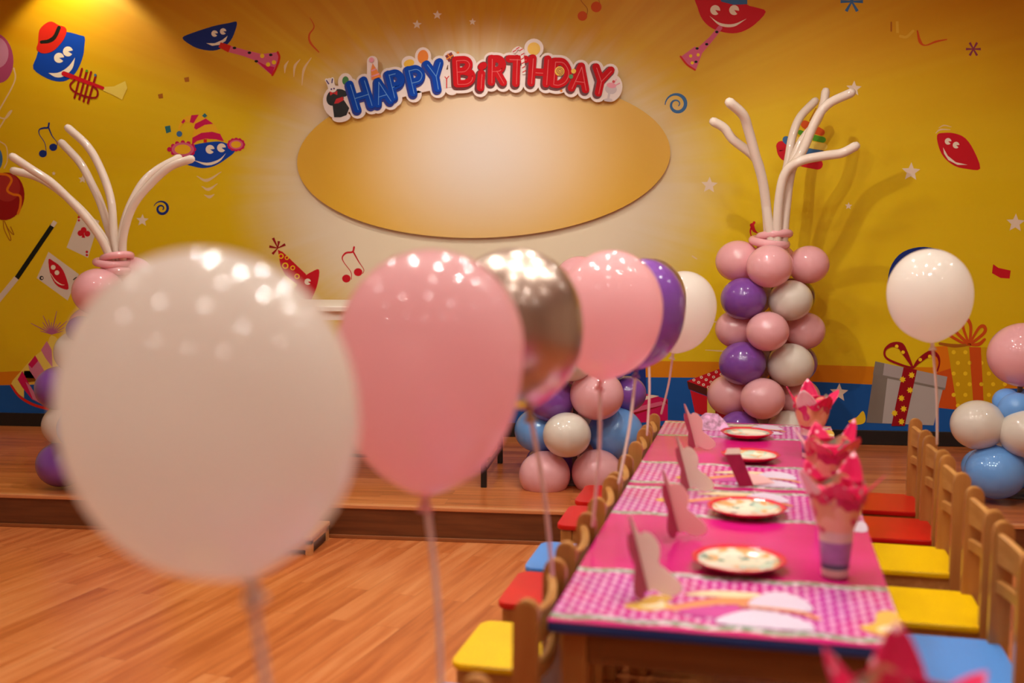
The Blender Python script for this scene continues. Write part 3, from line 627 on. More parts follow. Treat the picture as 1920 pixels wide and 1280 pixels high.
# --- tall column on the right
D = 5.55
base = at(1447, 700, D); root = thing('balloon_column', 'tall pink, purple and white balloon column with long white sprays, behind the table end', 'balloon column', (base.x, base.y, STZ), 0, 'balloon columns on the stage'); O = root.location.copy()
def bl(x_, y_, d, rp, m): 
    c = at(x_, y_, d) - O; ball(root, c, rp * d / 2000, m)
for a in ((1383, 489, 5.56, 41, LPS), (1443, 499, 5.40, 43, LPS), (1516, 496, 5.56, 38, LPS), (1452, 492, 5.72, 40, LPS),
          (1394, 560, 5.46, 42.5, LPU), (1482, 563, 5.46, 41, LWS), (1490, 556, 5.68, 38, LPD), (1410, 556, 5.68, 38, LWS),
          (1379, 617, 5.56, 38, LPS), (1439, 621, 5.38, 40, LPS), (1510, 620, 5.56, 37, LPS), (1452, 618, 5.72, 40, LPS),
          (1392, 681, 5.46, 44, LPU), (1482, 684, 5.46, 44, LWS), (1492, 680, 5.68, 40, LPU), (1410, 680, 5.68, 40, LWS),
          (1367, 740, 5.56, 41, LPS), (1430, 747, 5.38, 42, LPS), (1500, 745, 5.56, 38, LPS), (1452, 742, 5.72, 40, LPS),
          (1386, 806, 5.46, 39, LPU), (1478, 806, 5.46, 40, LWS), (1492, 806, 5.66, 38, LPU), (1410, 806, 5.66, 38, LWS)): bl(*a)
bm = bmesh.new(); tube(bm, [Vector((0, 0, .0)), Vector((0, 0, (at(1447, 450, D) - O).z))], .012, 10); lathe(bm, [(0, 0), (.1, 0), (.1, .01), (0, .012)], 24); link('pole', bm, mat('grey_pole', (120, 116, 110), .4), root, True)
pr = at(1448, 452, 5.52) - O
ringp(root, pr + Vector((-.015, 0, -.005)), .085, .022, LPS, (.14, .12, 0)); ringp(root, pr + Vector((.01, 0, .03)), .075, .021, LPS, (-.1, -.10, 0)); ringp(root, pr + Vector((0, 0, -.05)), .06, .024, LPS, (0, .1, 0))
def spray(root, O, pts, d0, d1, rp):
    Q = []; n = len(pts)
    for i, p in enumerate(pts):
        Q.append(at(p[0], p[1], d0 + (d1 - d0) * i / (n - 1)) - O)
    bm = bmesh.new(); tube(bm, crom(Q, 6), rp * d0 / 2000, 14); return link('long_balloon', bm, LTW, root, True)
for pts, d1, dn, r_ in (([(1442, 462), (1438, 400), (1430, 340), (1416, 290), (1403, 243), (1393, 215), (1368, 192)], 5.3, 5.50, 9), ([(1448, 462), (1440, 410), (1426, 320), (1412, 292), (1375, 262), (1358, 240), (1338, 228)], 5.45, 5.46, 8.5),
                    ([(1455, 462), (1462, 420), (1465, 370), (1478, 300), (1486, 255), (1500, 220), (1528, 190)], 5.75, 5.56, 8), ([(1462, 462), (1470, 400), (1478, 330), (1500, 270), (1530, 230), (1544, 195), (1548, 172)], 5.6, 5.52, 8),
                    ([(1468, 462), (1474, 390), (1484, 320), (1506, 280), (1530, 225), (1553, 195), (1596, 174)], 5.4, 5.48, 8.5), ([(1456, 462), (1460, 380), (1472, 325), (1500, 302), (1545, 292), (1578, 287), (1604, 274)], 5.3, 5.46, 8.5)):
    spray(root, O, pts, dn, d1, r_)
# --- column on the left, half hidden
D = 4.95; base = at(190, 760, D)
root = thing('balloon_column', 'half hidden balloon column with long white sprays, behind the nearest white balloon', 'balloon column', (base.x, base.y, STZ), 0, 'balloon columns on the stage'); O = root.location.copy()
for a in ((184, 547, 4.85, 47, LPS), (246, 520, 5.0, 42, LPS), (270, 560, 4.95, 44, LPS), (215, 535, 5.15, 42, LPS),
          (153, 618, 4.85, 28, LPU), (235, 618, 4.85, 44, LWS), (232, 612, 5.1, 42, LPU), (170, 612, 5.08, 40, LPS),
          (148, 660, 4.9, 45, LWS), (205, 668, 4.78, 46, LPS), (262, 662, 4.95, 44, LWS),
          (112, 728, 4.88, 45, LPU), (185, 735, 4.75, 46, LWS), (255, 732, 4.92, 45, LPU), (200, 728, 5.15, 42, LPS),
          (124, 797, 4.9, 44, LWS), (152, 802, 4.76, 44, LB), (250, 800, 4.92, 44, LWS), (200, 800, 5.15, 42, LB),
          (115, 870, 4.84, 46, LPU), (190, 880, 4.76, 46, LPS), (262, 872, 4.88, 46, LPU), (190, 850, 5.1, 44, LPS)): bl(*a)
bm = bmesh.new(); tube(bm, [Vector((0, 0, .0)), (at(212, 500, D) - O)], .012, 10); lathe(bm, [(0, 0), (.1, 0), (.1, .01), (0, .012)], 24); link('pole', bm, MATS['grey_pole'], root, True)
pr = at(216, 492, 4.93) - O
ringp(root, pr + Vector((-.015, 0, 0)), .07, .017, LPS, (.1, .1, 0)); ringp(root, pr + Vector((.01, 0, .025)), .062, .016, LPS, (-.1, -.18, 0)); ringp(root, pr + Vector((0.01, 0, -.035)), .055, .02, LPS, (0, .1, 0))
for pts, d1, dn, r_ in (([(208, 486), (188, 445), (150, 395), (100, 345), (60, 318), (24, 294)], 4.75, 4.9, 7.5), ([(210, 486), (196, 450), (160, 402), (112, 358), (70, 332), (26, 320)], 4.95, 4.95, 7.5),
                    ([(218, 486), (208, 445), (190, 385), (172, 345), (150, 305), (116, 268)], 5.1, 4.98, 7.5), ([(222, 486), (214, 440), (208, 375), (190, 320), (165, 275), (128, 240)], 5.0, 4.93, 7.5),
                    ([(226, 486), (228, 440), (240, 395), (266, 345), (295, 318), (335, 296)], 5.15, 5.0, 7.5), ([(230, 486), (232, 440), (250, 385), (285, 342), (320, 312), (358, 298)], 4.85, 4.92, 7.5)):
    spray(root, O, pts, dn, d1, r_)
# --- bulky cluster in the middle
base = at(1078, 800, 4.98); root = thing('balloon_tower', 'pink, blue and white balloon tower on the stage edge, left of the table', 'balloon column', (base.x, base.y, STZ), 0, 'balloon columns on the stage'); O = root.location.copy()
for a in ((1021, 890, 4.85, 49, LPS), (1120, 887, 4.85, 49, LPS), (1030, 872, 5.12, 47, LPU), (1128, 872, 5.12, 47, LPS),
          (1063, 815, 4.78, 46, LWS), (1008, 806, 4.98, 44, LB), (1154, 812, 4.98, 53, LB), (1078, 806, 5.2, 46, LWS),
          (1119, 740, 4.85, 51, LPS), (1032, 746, 4.92, 48, LPU), (1176, 738, 5.05, 36, LPU), (1060, 738, 5.15, 46, LPS),
          (1070, 672, 4.82, 46, LWS), (1020, 672, 5.0, 44, LB), (1140, 672, 5.0, 46, LB),
          (1110, 606, 4.86, 46, LPS), (1035, 606, 4.95, 44, LPU), (1088, 600, 5.12, 44, LPS),
          (1086, 523, 4.9, 46, LPS), (1120, 545, 5.05, 42, LPS), (1060, 552, 5.05, 40, LWS)): bl(*a)
bm = bmesh.new(); tube(bm, [Vector((0, 0, 0)), (at(1082, 540, 4.98) - O)], .012, 10); lathe(bm, [(0, 0), (.1, 0), (.1, .01), (0, .012)], 24); link('pole', bm, MATS['grey_pole'], root, True)
# --- cluster at the right edge
base = at(1905, 850, 4.72); root = thing('balloon_stack', 'low stack of blue, white and pink balloons at the right edge, behind the chairs', 'balloon column', (base.x, base.y, STZ), 0, 'balloon columns on the stage'); O = root.location.copy()
for a in ((1920, 665, 4.66, 65, LPS), (1887, 751, 4.62, 25, LB), (1906, 766, 4.56, 33, LB), (1938, 755, 4.66, 30, LB), (1834, 796, 4.60, 50, LWS), (1924, 812, 4.5, 49, LWS), (1900, 800, 4.92, 48, LWS),
          (1867, 884, 4.56, 55, LB), (1842, 876, 4.80, 38, LB), (1965, 884, 4.6, 55, LB), (1925, 872, 4.9, 52, LWS)): bl(*a)
bm = bmesh.new(); tube(bm, [Vector((0, 0, 0)), (at(1915, 690, 4.72) - O)], .012, 10); lathe(bm, [(0, 0), (.1, 0), (.1, .01), (0, .012)], 24); link('pole', bm, MATS['grey_pole'], root, True)

# ================================================================== STAGE FURNITURE
sx0, sx1, sy0, sy1 = -2.05, -.70, 4.78, 5.40
t = thing('stage_table', 'white-topped table with thin black legs standing on the stage, behind the pink balloon', 'table', ((sx0 + sx1) / 2, (sy0 + sy1) / 2, STZ)); hx, hy = (sx1 - sx0) / 2, (sy1 - sy0) / 2
bm = bmesh.new(); box(bm, -hx, hx, -hy, hy, .81, .835, .004); link('tabletop', bm, mat('table_white', (236, 226, 214), .3), t)
BLKM = mat('black_metal', (16, 15, 14), .4)
for ax in (-1, 1):
    for ay in (-1, 1):
        bm = bmesh.new(); box(bm, ax * (hx - .03) - .013, ax * (hx - .03) + .013, ay * (hy - .03) - .013, ay * (hy - .03) + .013, 0, .81, .002); link('leg', bm, BLKM, t)
bm = bmesh.new()
box(bm, -hx + .04, hx - .04, -hy + .02, -hy + .04, .77, .81); box(bm, -hx + .04, hx - .04, hy - .04, hy - .02, .77, .81); box(bm, -hx + .02, -hx + .04, -hy, hy, .77, .81); box(bm, hx - .04, hx - .02, -hy, hy, .77, .81)
link('frame', bm, MATS['table_white'], t)
for ax in (-1, 1):
    bm = bmesh.new(); box(bm, ax * (hx - .03) - .008, ax * (hx - .03) + .008, -hy + .04, hy - .04, .07, .085); link('crossbar', bm, BLKM, t)
bm = bmesh.new(); box(bm, -hx + .04, hx - .04, -.008, .008, .07, .085); link('crossbar', bm, BLKM, t)
# step in front of the stage
p0 = onz(618, 1012, 0); p1 = onz(566, 1048, 0)
dirn = (p1 - p0).normalized(); ra = math.atan2(dirn.y, dirn.x)
t = thing('wooden_step', 'low open wooden step set against the stage front, mostly behind the nearest white balloon', 'step', (p0.x, STY - .03, 0))
LW_ = wood_mat('step_wood', (196, 130, 76), (212, 150, 92), 0)
bm = bmesh.new(); box(bm, -.62, 0, -.26, 0, .062, .08, .004); link('tread', bm, LW_, t)
for a in (-.61, -.02):
    bm = bmesh.new(); box(bm, a - .01, a + .015, -.25, -.22, 0, .062); box(bm, a - .01, a + .015, -.035, -.005, 0, .062); box(bm, a - .01, a + .015, -.25, -.005, .045, .062); link('side_frame', bm, LW_, t)
    bm = bmesh.new(); box(bm, a - .004, a + .009, -.22, -.035, .004, .045); link('side_panel', bm, mat('step_dark', (70, 38, 22), .6), t)
bm = bmesh.new(); box(bm, -.6, -.03, -.245, -.235, .02, .062); link('front_rail', bm, LW_, t)

# ================================================================== TABLES, CLOTHS
BLUE_TOP = mat('tabletop_blue', (26, 62, 140), .35)
def make_table():
    t = thing('kindergarten_table', '', 'table')
    bm = bmesh.new(); box(bm, 0, .647, 0, 1.2, .526, .548, .008, 3); link('tabletop', bm, BLUE_TOP, t, 'auto')
    for x_ in (.045, .602):
        for y_ in (.06, 1.14):
            bm = bmesh.new(); box(bm, x_ - .026, x_ + .026, y_ - .026, y_ + .026, 0, .526, .006); link('leg', bm, WOODZ, t)
    for y_ in (.05, 1.13):
        bm = bmesh.new(); box(bm, .071, .576, y_ - .011, y_ + .011, .456, .526, .003); link('apron', bm, WOODT, t)
    for x_ in (.04, .607):
        bm = bmesh.new(); box(bm, x_ - .011, x_ + .011, .086, 1.114, .456, .526, .003); link('apron', bm, WOODT, t)
    return t
tb = make_table(); reg(tb)
tb.location = tp(0, 0); tb.rotation_euler.z = TROT; tb['label'] = 'low blue-topped wooden kids table at the near end of the row, under the closest plate'; tb['group'] = 'party tables in a row'
tb2 = copy_tree(tb); tb2.location = tp(0, 1.206); tb2['label'] = 'second kids table at the far end of the row, towards the mural'
tb3 = copy_tree(tb); tb3.location = tp(0, -1.66); tb3['label'] = 'separate kids table closest to the camera, mostly below the picture'
# cloth
k = NT('party_tablecloth'); v, x, y, z = k.obj()
wv = k.math('MULTIPLY', k.math('SINE', k.math('MULTIPLY', x, 48.0)), .005)
def band(a, b, wave=False):
    yy = k.math('ADD', y, wv) if wave else y
    return k.math('MULTIPLY', k.math('GREATER_THAN', yy, a), k.math('LESS_THAN', yy, b))
def addc(*a):
    o = a[0]
    for q in a[1:]: o = k.math('MAXIMUM', o, q)
    return o
dots_z = addc(band(.045, .335), band(.86, 1.165)); silv = addc(band(.022, .048, True), band(.325, .352, True), band(.845, .872, True), band(1.155, 1.182, True))
gx = k.math('SUBTRACT', k.math('FRACT', k.math('DIVIDE', x, .0205)), .5); gy = k.math('SUBTRACT', k.math('FRACT', k.math('ADD', k.math('DIVIDE', y, .034), k.math('MULTIPLY', k.math('FLOOR', k.math('DIVIDE', x, .0205)), .5))), .5)
dd = k.math('SQRT', k.math('ADD', k.math('MULTIPLY', gx, gx), k.math('MULTIPLY', gy, gy)))
nz = k.noise(v, 60, 1)
dot = k.math('MULTIPLY', k.math('SUBTRACT', 1.0, k.sstep(k.math('ADD', dd, k.math('MULTIPLY', k.math('SUBTRACT', nz, .5), .35)), .24, .40)), .8)
zoneN = k.noise(v, 7, 2)
dotbase = k.mix(k.sstep(zoneN, .4, .6), lin((206, 40, 140)), lin((196, 66, 160)))
dotc = k.mix(dot, dotbase, lin((244, 190, 232)))
plain = k.mix(k.sstep(k.noise(v, 4, 1), .3, .7), lin((204, 8, 116)), lin((212, 24, 128)))
sil = k.mix(k.sstep(k.noise(v, 55, 1), .5, .62), lin((140, 164, 140)), lin((226, 214, 224)))
c_ = k.mix(dots_z, plain, dotc); c_ = k.mix(silv, c_, sil)
k.put(k.b.inputs['Base Color'], c_); k.b.inputs['Roughness'].default_value = .22; k.b.inputs['Coat Weight'].default_value = .3; k.b.inputs['Coat Roughness'].default_value = .12
bp = k.n('ShaderNodeBump'); bp.inputs['Strength'].default_value = .25; bp.inputs['Distance'].default_value = .006
mp = k.n('ShaderNodeMapping'); k.t.links.new(v, mp.inputs[0]); mp.inputs['Scale'].default_value = (3, 9, 1); k.put(bp.inputs['Height'], k.noise(mp.outputs[0], 2.2, 2)); k.put(k.b.inputs['Normal'], bp.outputs[0])
CLOTH = k.m
C_Y = mat('cloth_print_yellow', (226, 180, 84), .25); C_L = mat('cloth_print_lilac', (222, 206, 230), .25); C_O = mat('cloth_print_peach', (232, 150, 104), .25); C_P = mat('cloth_print_rose', (206, 74, 160), .25); C_C = mat('cloth_print_cream', (240, 220, 180), .25)
def cloth(v0, label, prints=True, ln=1.2):
    Pc = Print(0, to=lambda a, b, kk: Vector((a, b, .5502 + .00035 * kk))); Pc.mi(CLOTH); b = Pc.bm
    box(b, .001, .646, 0, ln, .5484, .5502)
    def fig(ox, oy, fl=1, kk=0):
        q = lambda pts: [(ox + a, oy + fl * bb) for a, bb in pts]
        Pc.blob(q([(.0, .0), (.03, .035), (.05, .075), (.09, .07), (.08, .03), (.11, .02), (.06, -.02), (.02, -.02)]), C_Y, 1 + kk, 3)
        Pc.blob(q([(.03, .0), (.06, .02), (.07, .05), (.08, .01), (.07, -.01)]), C_C, 2 + kk, 3)
        Pc.blob(q([(.08, .0), (.13, .05), (.21, .10), (.28, .09), (.24, .06), (.17, .04), (.12, -.01)]), C_O, 2 + kk, 3)
        Pc.blob(q([(.11, .09), (.17, .13), (.26, .13), (.24, .10), (.18, .09)]), C_C, 3 + kk, 3)
        Pc.blob(q([(.10, -.02), (.16, .03), (.22, .04), (.2, -.03)]), C_P, 3 + kk, 3)
        Pc.blob(q([(.18, -.06), (.21, .0), (.26, .03), (.33, .0), (.36, -.06), (.28, -.07)]), C_L, 4 + kk, 3)
        Pc.blob(q([(.24, .05), (.25, .10), (.29, .15), (.34, .12), (.36, .05), (.30, .035)]), C_L, 4 + kk, 3)
        Pc.stroke(q([(.22, .045), (.29, .04), (.34, .03), (.37, .0)]), [.012, .016, .014], C_O, 5 + kk, n=4, cap=False)
    fig(.13, .12); fig(.10, 1.02, 1)
    for oy in (.10, 1.0):
        Pc.blob([(.57, oy), (.60, oy + .03), (.61, oy + .09), (.644, oy + .10), (.644, oy - .03), (.60, oy - .035)], C_Y, 1, 3); Pc.blob([(.60, oy - .01), (.62, oy + .02), (.642, oy + .01), (.642, oy - .02)], C_C, 2, 3)
    if prints == 2:
        Pc.blob([(.585, .84), (.61, .88), (.644, .90), (.644, .80), (.60, .80)], C_L, 2, 3)
    o = link('party_tablecloth', b, Pc.m, None, loc=tp(0, v0), rot=(0, 0, TROT), flatz=1)
    tag(o, label, 'tablecloth', 'pink party tablecloths')
cloth(.0, 'magenta tablecloth with dotted pink border on the near end of the table row', 2)
cloth(1.206, 'magenta tablecloth with dotted border on the far end of the row, by the mural')
cloth(-1.66, 'magenta tablecloth on the separate table closest to the camera')

# ================================================================== CHAIRS
SEAT = {'red': mat('seat_red', (206, 14, 14), .3), 'yellow': mat('seat_yellow', (246, 196, 0), .3), 'blue': mat('seat_blue', (84, 148, 226), .3)}
def make_chair(colr):
    t = thing('kids_chair', '', 'chair')
    hw = .148
    # seat with rounded corners
    out = []
    for cx, cy, a0 in ((hw - .035, .10, 0), (-hw + .035, .10, 90), (-hw + .03, -.105, 180), (hw - .03, -.105, 270)):
        r_ = .032
        for i in range(6): a = math.radians(a0 + i * 18); out.append((cx + r_ * math.cos(a), cy + r_ * math.sin(a)))
    bm = bmesh.new(); prism(bm, out, .284, .300)
    bmesh.ops.bevel(bm, geom=[e for e in bm.edges if abs(e.verts[0].co.z - e.verts[1].co.z) < 1e-5], offset=.003, segments=2, affect='EDGES')
    link('seat', bm, SEAT[colr], t, 'auto')
    for s in (-1, 1):
        # rear post: board with rounded top, running to the floor
        pr_ = [(.108, 0), (.150, 0), (.152, .30), (.156, .560)]
        pr_ += [(.133 + .0235 * math.cos(math.radians(a)), .576 + .0235 * math.sin(math.radians(a))) for a in range(0, 181, 20)] + [(.108, .56), (.106, .30)]
        M_ = Matrix(((0, 0, 1, s * (hw - .014)), (1, 0, 0, 0), (0, 1, 0, 0), (0, 0, 0, 1)))
        bm = bmesh.new(); prism(bm, pr_, -.013, .013, M_); bmesh.ops.bevel(bm, geom=list(bm.edges), offset=.003, segments=2, affect='EDGES')
        link('rear_post', bm, WOODZ, t, 'auto')
        bm = bmesh.new(); box(bm, s * (hw - .017) - .013, s * (hw - .017) + .013, -.122, -.082, 0, .284, .004); link('leg', bm, WOODZ, t)
        bm = bmesh.new(); box(bm, s * (hw - .017) - .009, s * (hw - .017) + .009, -.082, .108, .236, .284, .003); link('side_rail', bm, WOODX, t)
    bm = bmesh.new(); box(bm, -hw + .03, hw - .03, -.115, -.097, .236, .284, .003); link('front_rail', bm, WOODX, t)
    # curved top rail and slat
    for z0, z1, nm in ((.497, .572, 'top_rail'), (.428, .458, 'slat')):
        bm = bmesh.new(); n = 12; rows = []
        for i in range(n + 1):
            f = -1 + 2 * i / n; x_ = f * (hw - .026); y_ = .126 + .022 * (1 - f * f); dip = .012 * (1 - f * f) if nm == 'top_rail' else 0
            rows.append([bm.verts.new((x_, y_ - .009, z0)), bm.verts.new((x_, y_ + .009, z0)), bm.verts.new((x_, y_ + .009, z1 - dip - .004)), bm.verts.new((x_, y_ + .004, z1 - dip)), bm.verts.new((x_, y_ - .004, z1 - dip)), bm.verts.new((x_, y_ - .009, z1 - dip - .004))])
        for a, b in zip(rows, rows[1:]):
            for j in range(6): bm.faces.new((a[j], a[(j + 1) % 6], b[(j + 1) % 6], b[j]))
        bm.faces.new(rows[0][::-1]); bm.faces.new(rows[-1])
        link(nm, bm, WOODX, t, 'auto')
    return t
CROT = -math.atan2(VD.x, VD.y) - PI / 2
protos = {c: make_chair(c) for c in ('red', 'yellow', 'blue')}; reg(None); used = {}
def chair(colr, u_, v_, label, group):
    o = protos[colr] if colr not in used else copy_tree(protos[colr]); used[colr] = 1
    o.location = tp(u_, v_); o.rotation_euler.z = CROT + random.uniform(-.012, .012); o['label'] = label; o['group'] = group; o['category'] = 'chair'
GL = 'small wooden chairs along the left of the tables'; GR = 'small wooden chairs along the right of the tables'
UL = -.163
chair('red', UL, 2.115, 'red-seated wooden kids chair, farthest on the left side of the table row', GL)
chair('red', UL, 1.765, 'red-seated wooden kids chair on the left, directly behind the blue-seated one', GL)
chair('blue', UL, 1.262, 'blue-seated wooden kids chair on the left of the table, between two red ones', GL)
chair('red', UL, .935, 'red-seated wooden kids chair on the left, just behind the yellow-seated one', GL)
chair('yellow', UL, .505, 'yellow-seated wooden kids chair on the left side of the table', GL)
chair('blue', UL, .102, 'wooden kids chair at the near left table corner, its seat below the picture', GL)
v2 = uv(onz(828, 1345, .59))[1]; v1 = uv(onz(556, 1880, .585))[1]
chair('red', UL + .0, v2, 'wooden kids chair holding the large pink balloon, below the picture', GL)
chair('yellow', UL + .0, v1, 'wooden kids chair holding the nearest white balloon, below the picture', GL)
UR = .822
chair('red', UR, 2.235, 'red-seated wooden kids chair, farthest on the right side, by the black baseboard', GR)
chair('red', UR, 1.850, 'red-seated wooden kids chair second from far end on the right, white balloon tied on', GR)
chair('yellow', UR, 1.490, 'yellow-seated wooden kids chair on the right, next to the nearer red seat', GR)
chair('yellow', UR, 1.035, 'yellow-seated wooden kids chair on the right, next to the blue seat', GR)
chair('blue', UR, .655, 'blue-seated wooden kids chair at the lower right corner of the picture', GR)

# ================================================================== TABLEWARE
ZT = .5528
k = NT('plate_print'); v, x, y, z = k.obj()
n1 = k.noise(v, 16, 1); n2 = k.noise(v, 24, 2)
c_ = k.mix(k.sstep(n1, .54, .62), lin((244, 236, 216)), lin((240, 176, 120))); c_ = k.mix(k.sstep(n2, .54, .62), c_, lin((206, 224, 206)))
dk = k.math('MULTIPLY', k.sstep(n2, .58, .64), k.sstep(y, .0, .02)); c_ = k.mix(dk, c_, lin((110, 140, 130)))
k.put(k.b.inputs['Base Color'], c_); k.b.inputs['Roughness'].default_value = .15; k.b.inputs['Coat Weight'].default_value = .5
PLP = k.m; PLR = mat('plate_rim', (226, 16, 64), .18, coat=.5)
def make_plate():
    t = thing('paper_plate', '', 'plate')
    for nm, prof, m in (('rim', [(.070, .009), (.082, .011), (.096, .019), (.104, .022), (.106, .020), (.097, .015), (.083, .006), (.068, .003)], PLR), ('printed_center', [(0, .0), (.058, .0), (.074, .004), (.091, .0145), (.091, .0175), (.076, .011), (.062, .0072), (0, .0068)], PLP)):
        bm = bmesh.new(); n = 72; rings = []
        for r_, z_ in prof:
            if r_ == 0: rings.append([bm.verts.new((0, 0, z_))]); continue
            ring = []
            for i in range(n):
                a = 2 * PI * i / n; sc = 1 + (.028 * abs(math.sin(a * 6)) - .012) * (r_ / .106) ** 3; ring.append(bm.verts.new((r_ * sc * math.cos(a), r_ * sc * math.sin(a), z_)))
            rings.append(ring)
        for a, b in zip(rings, rings[1:]):
            for i in range(n):
                j = (i + 1) % n; vs = ([a[0]] if len(a) == 1 else [a[i], a[j]]) + ([b[0]] if len(b) == 1 else [b[j], b[i]]); bm.faces.new(vs)
        if nm == 'rim':
            for i in range(n): j = (i + 1) % n; bm.faces.new((rings[-1][i], rings[-1][j], rings[0][j], rings[0][i]))
        link(nm, bm, m, t, True)
    return t
pl = make_plate(); reg(None)
for i, (x_, y_, lb) in enumerate(((1385, 1052, 'pink-rimmed party plate closest to the camera, left of the treat cup with the lilac band'), (1400, 954, 'pink-rimmed party plate second from the camera, behind the closest plate'),
                                  (1407, 855, 'pink-rimmed party plate third from the camera, behind the standing pink card'), (1400, 813, 'pink-rimmed party plate farthest away, next to the flat pink card'))):
    o = pl if i == 0 else copy_tree(pl); p = onz(x_, y_, ZT + .012); o.location = (p.x, p.y, ZT); o.rotation_euler.z = i * 1.1; o.scale = (.97, .97, 1) if i < 2 else (.90, .90, 1)
    o['label'] = lb; o['group'] = 'party plates along the tables'
# butterfly cards
CO = mat('card_outside', (156, 8, 64), .4, var=.15, scale=30); CI = mat('card_inside', (254, 248, 238), .5); CPk = mat('card_soft_pink', (254, 220, 218), .5)
WING = [(0, 0), (.014, .004), (.036, -.004), (.060, .000), (.076, .014), (.074, .030), (.056, .048), (.040, .062), (.046, .078), (.050, .100), (.040, .120), (.024, .124), (.011, .118), (.003, .150), (-.003, .150), (-.004, .10), (-.004, .04)]
def make_card(inner, lean=.0):
    t = thing('butterfly_card', '', 'card')
    W2 = [(p.x, p.y) for p in crom(WING, 4, True)]
    for s, ang in ((1, math.radians(20)), (-1, math.radians(104))):
        d = Vector((math.cos(ang), -math.sin(ang) if s > 0 else -math.sin(ang), 0)).normalized()
        nrm = Vector((-d.y, d.x, 0))
        for nm, m in ((('wing', inner),) if s > 0 else (('wing', CO),)):
            sgn = -1
            M_ = Matrix((d, Vector((-.26, .12, .96)).normalized(), nrm)).transposed().to_4x4()
            bm = bmesh.new(); o0 = 0
            prism(bm, W2, o0 - .0005, o0 + .0005, M_); o = link(nm, bm, m, t, loc=(0, 0, .008))
    return t
def paperish(m, f=.6):
    nt = m.node_tree; b = nt.nodes['Principled BSDF']; tr = nt.nodes.new('ShaderNodeBsdfTranslucent'); tr.inputs['Color'].default_value = b.inputs['Base Color'].default_value
    mx = nt.nodes.new('ShaderNodeMixShader'); mx.inputs[0].default_value = f; nt.links.new(b.outputs[0], mx.inputs[1]); nt.links.new(tr.outputs[0], mx.inputs[2]); nt.links.new(mx.outputs[0], nt.nodes['Material Output'].inputs['Surface'])
paperish(CI); paperish(CPk); paperish(NPL_) if 0 else None
cA = make_card(CI); cB = make_card(CPk); reg(None)
us = set()
for (x_, y_, which, lb) in ((1215, 1114, 'A', 'folded butterfly card with cream wing nearest the camera, on the dotted cloth border'), (1272, 1003, 'B', 'folded butterfly card with pale pink wing, second from the camera'),
                            (1293, 920, 'A', 'folded butterfly card with cream wing in the middle of the table row'), (1304, 842, 'B', 'folded butterfly card with pink wing at the far end of the table')):
    pr_ = cA if which == 'A' else cB
    o = pr_ if which not in us else copy_tree(pr_); us.add(which); p = onz(x_, y_, ZT); o.location = (p.x, p.y, ZT); o.rotation_euler.z = -.05; o['label'] = lb; o['group'] = 'butterfly cards on the tables'
# standing pink card and flat card
p = onz(1392, 912, ZT); t = thing('folded_card', 'small tent-folded dotted pink card standing behind the second plate', 'card', (p.x, p.y, ZT), .25)
Md = Matrix.Rotation(math.radians(78), 4, 'X') @ Matrix.Rotation(math.radians(0), 4, 'Z')
bm = bmesh.new(); prism(bm, [(-.01, 0), (.035, 0), (.0, .095), (-.048, .095)], -.0006, .0006, Md); link('front_panel', bm, CO, t)
bm = bmesh.new(); prism(bm, [(0, 0), (.075, .004), (.05, .035), (-.02, .06)], -.0006, .0006, Matrix.Rotation(math.radians(30), 4, 'X') @ Matrix.Translation((.03, 0, .001))); link('back_panel', bm, CPk, t, loc=(0, .012, .002))
bm = bmesh.new(); prism(bm, [(-.048, .095), (0, .095), (-.003, .112), (-.04, .112)], .0002, .0014, Md); link('white_edge', bm, CI, t)
p = onz(1335, 806, ZT); t = thing('patterned_card', 'white and pink patterned folded card beside the farthest plate', 'card', (p.x, p.y, ZT), .1)
CF = mat('card_floral', (236, 150, 190), .4, var=.6, scale=45)
bm = bmesh.new(); prism(bm, [(-.065, 0), (.075, -.004), (.05, .04), (.025, .066), (-.02, .07), (-.055, .045)], -.0006, .0006, Matrix.Rotation(math.radians(62), 4, 'X')); link('front_panel', bm, CF, t)
bm = bmesh.new(); prism(bm, [(-.06, 0), (.065, 0), (.05, .05), (-.05, .06)], -.0006, .0006, Matrix.Rotation(math.radians(12), 4, 'X')); link('back_panel', bm, CPk, t, loc=(0, .03, .0))
# treat cups
k = NT('cone_print'); v, x, y, z = k.obj(); n1 = k.noise(v, 13, 1); n2 = k.noise(v, 20, 1)
c_ = k.mix(k.sstep(n1, .47, .53), lin((240, 176, 146)), lin((226, 150, 112))); c_ = k.mix(k.sstep(n2, .56, .60), c_, lin((206, 30, 96))); c_ = k.mix(k.math('MULTIPLY', k.sstep(z, .178, .19), k.sstep(n1, .42, .5)), c_, lin((150, 180, 154)))
k.put(k.b.inputs['Base Color'], c_); k.b.inputs['Roughness'].default_value = .3; CONE = k.m
k = NT('napkin_dots'); v, x, y, z = k.obj()
vr = k.n('ShaderNodeTexVoronoi'); vr.inputs['Scale'].default_value = 34; vr.inputs['Randomness'].default_value = .5; k.t.links.new(v, vr.inputs['Vector'])
k.put(k.b.inputs['Base Color'], k.mix(k.sstep(vr.outputs['Distance'], .16, .24), lin((250, 190, 206)), lin((226, 26, 92)))); k.b.inputs['Roughness'].default_value = .3; NAP = k.m
CUPB = mat('cup_lilac', (176, 110, 178), .3, var=.12, scale=40); CUPC = mat('cup_cream', (232, 198, 190), .3); CUPD = mat('cup_band', (92, 84, 116), .3); NPL = mat('napkin_light', (240, 196, 200), .4)
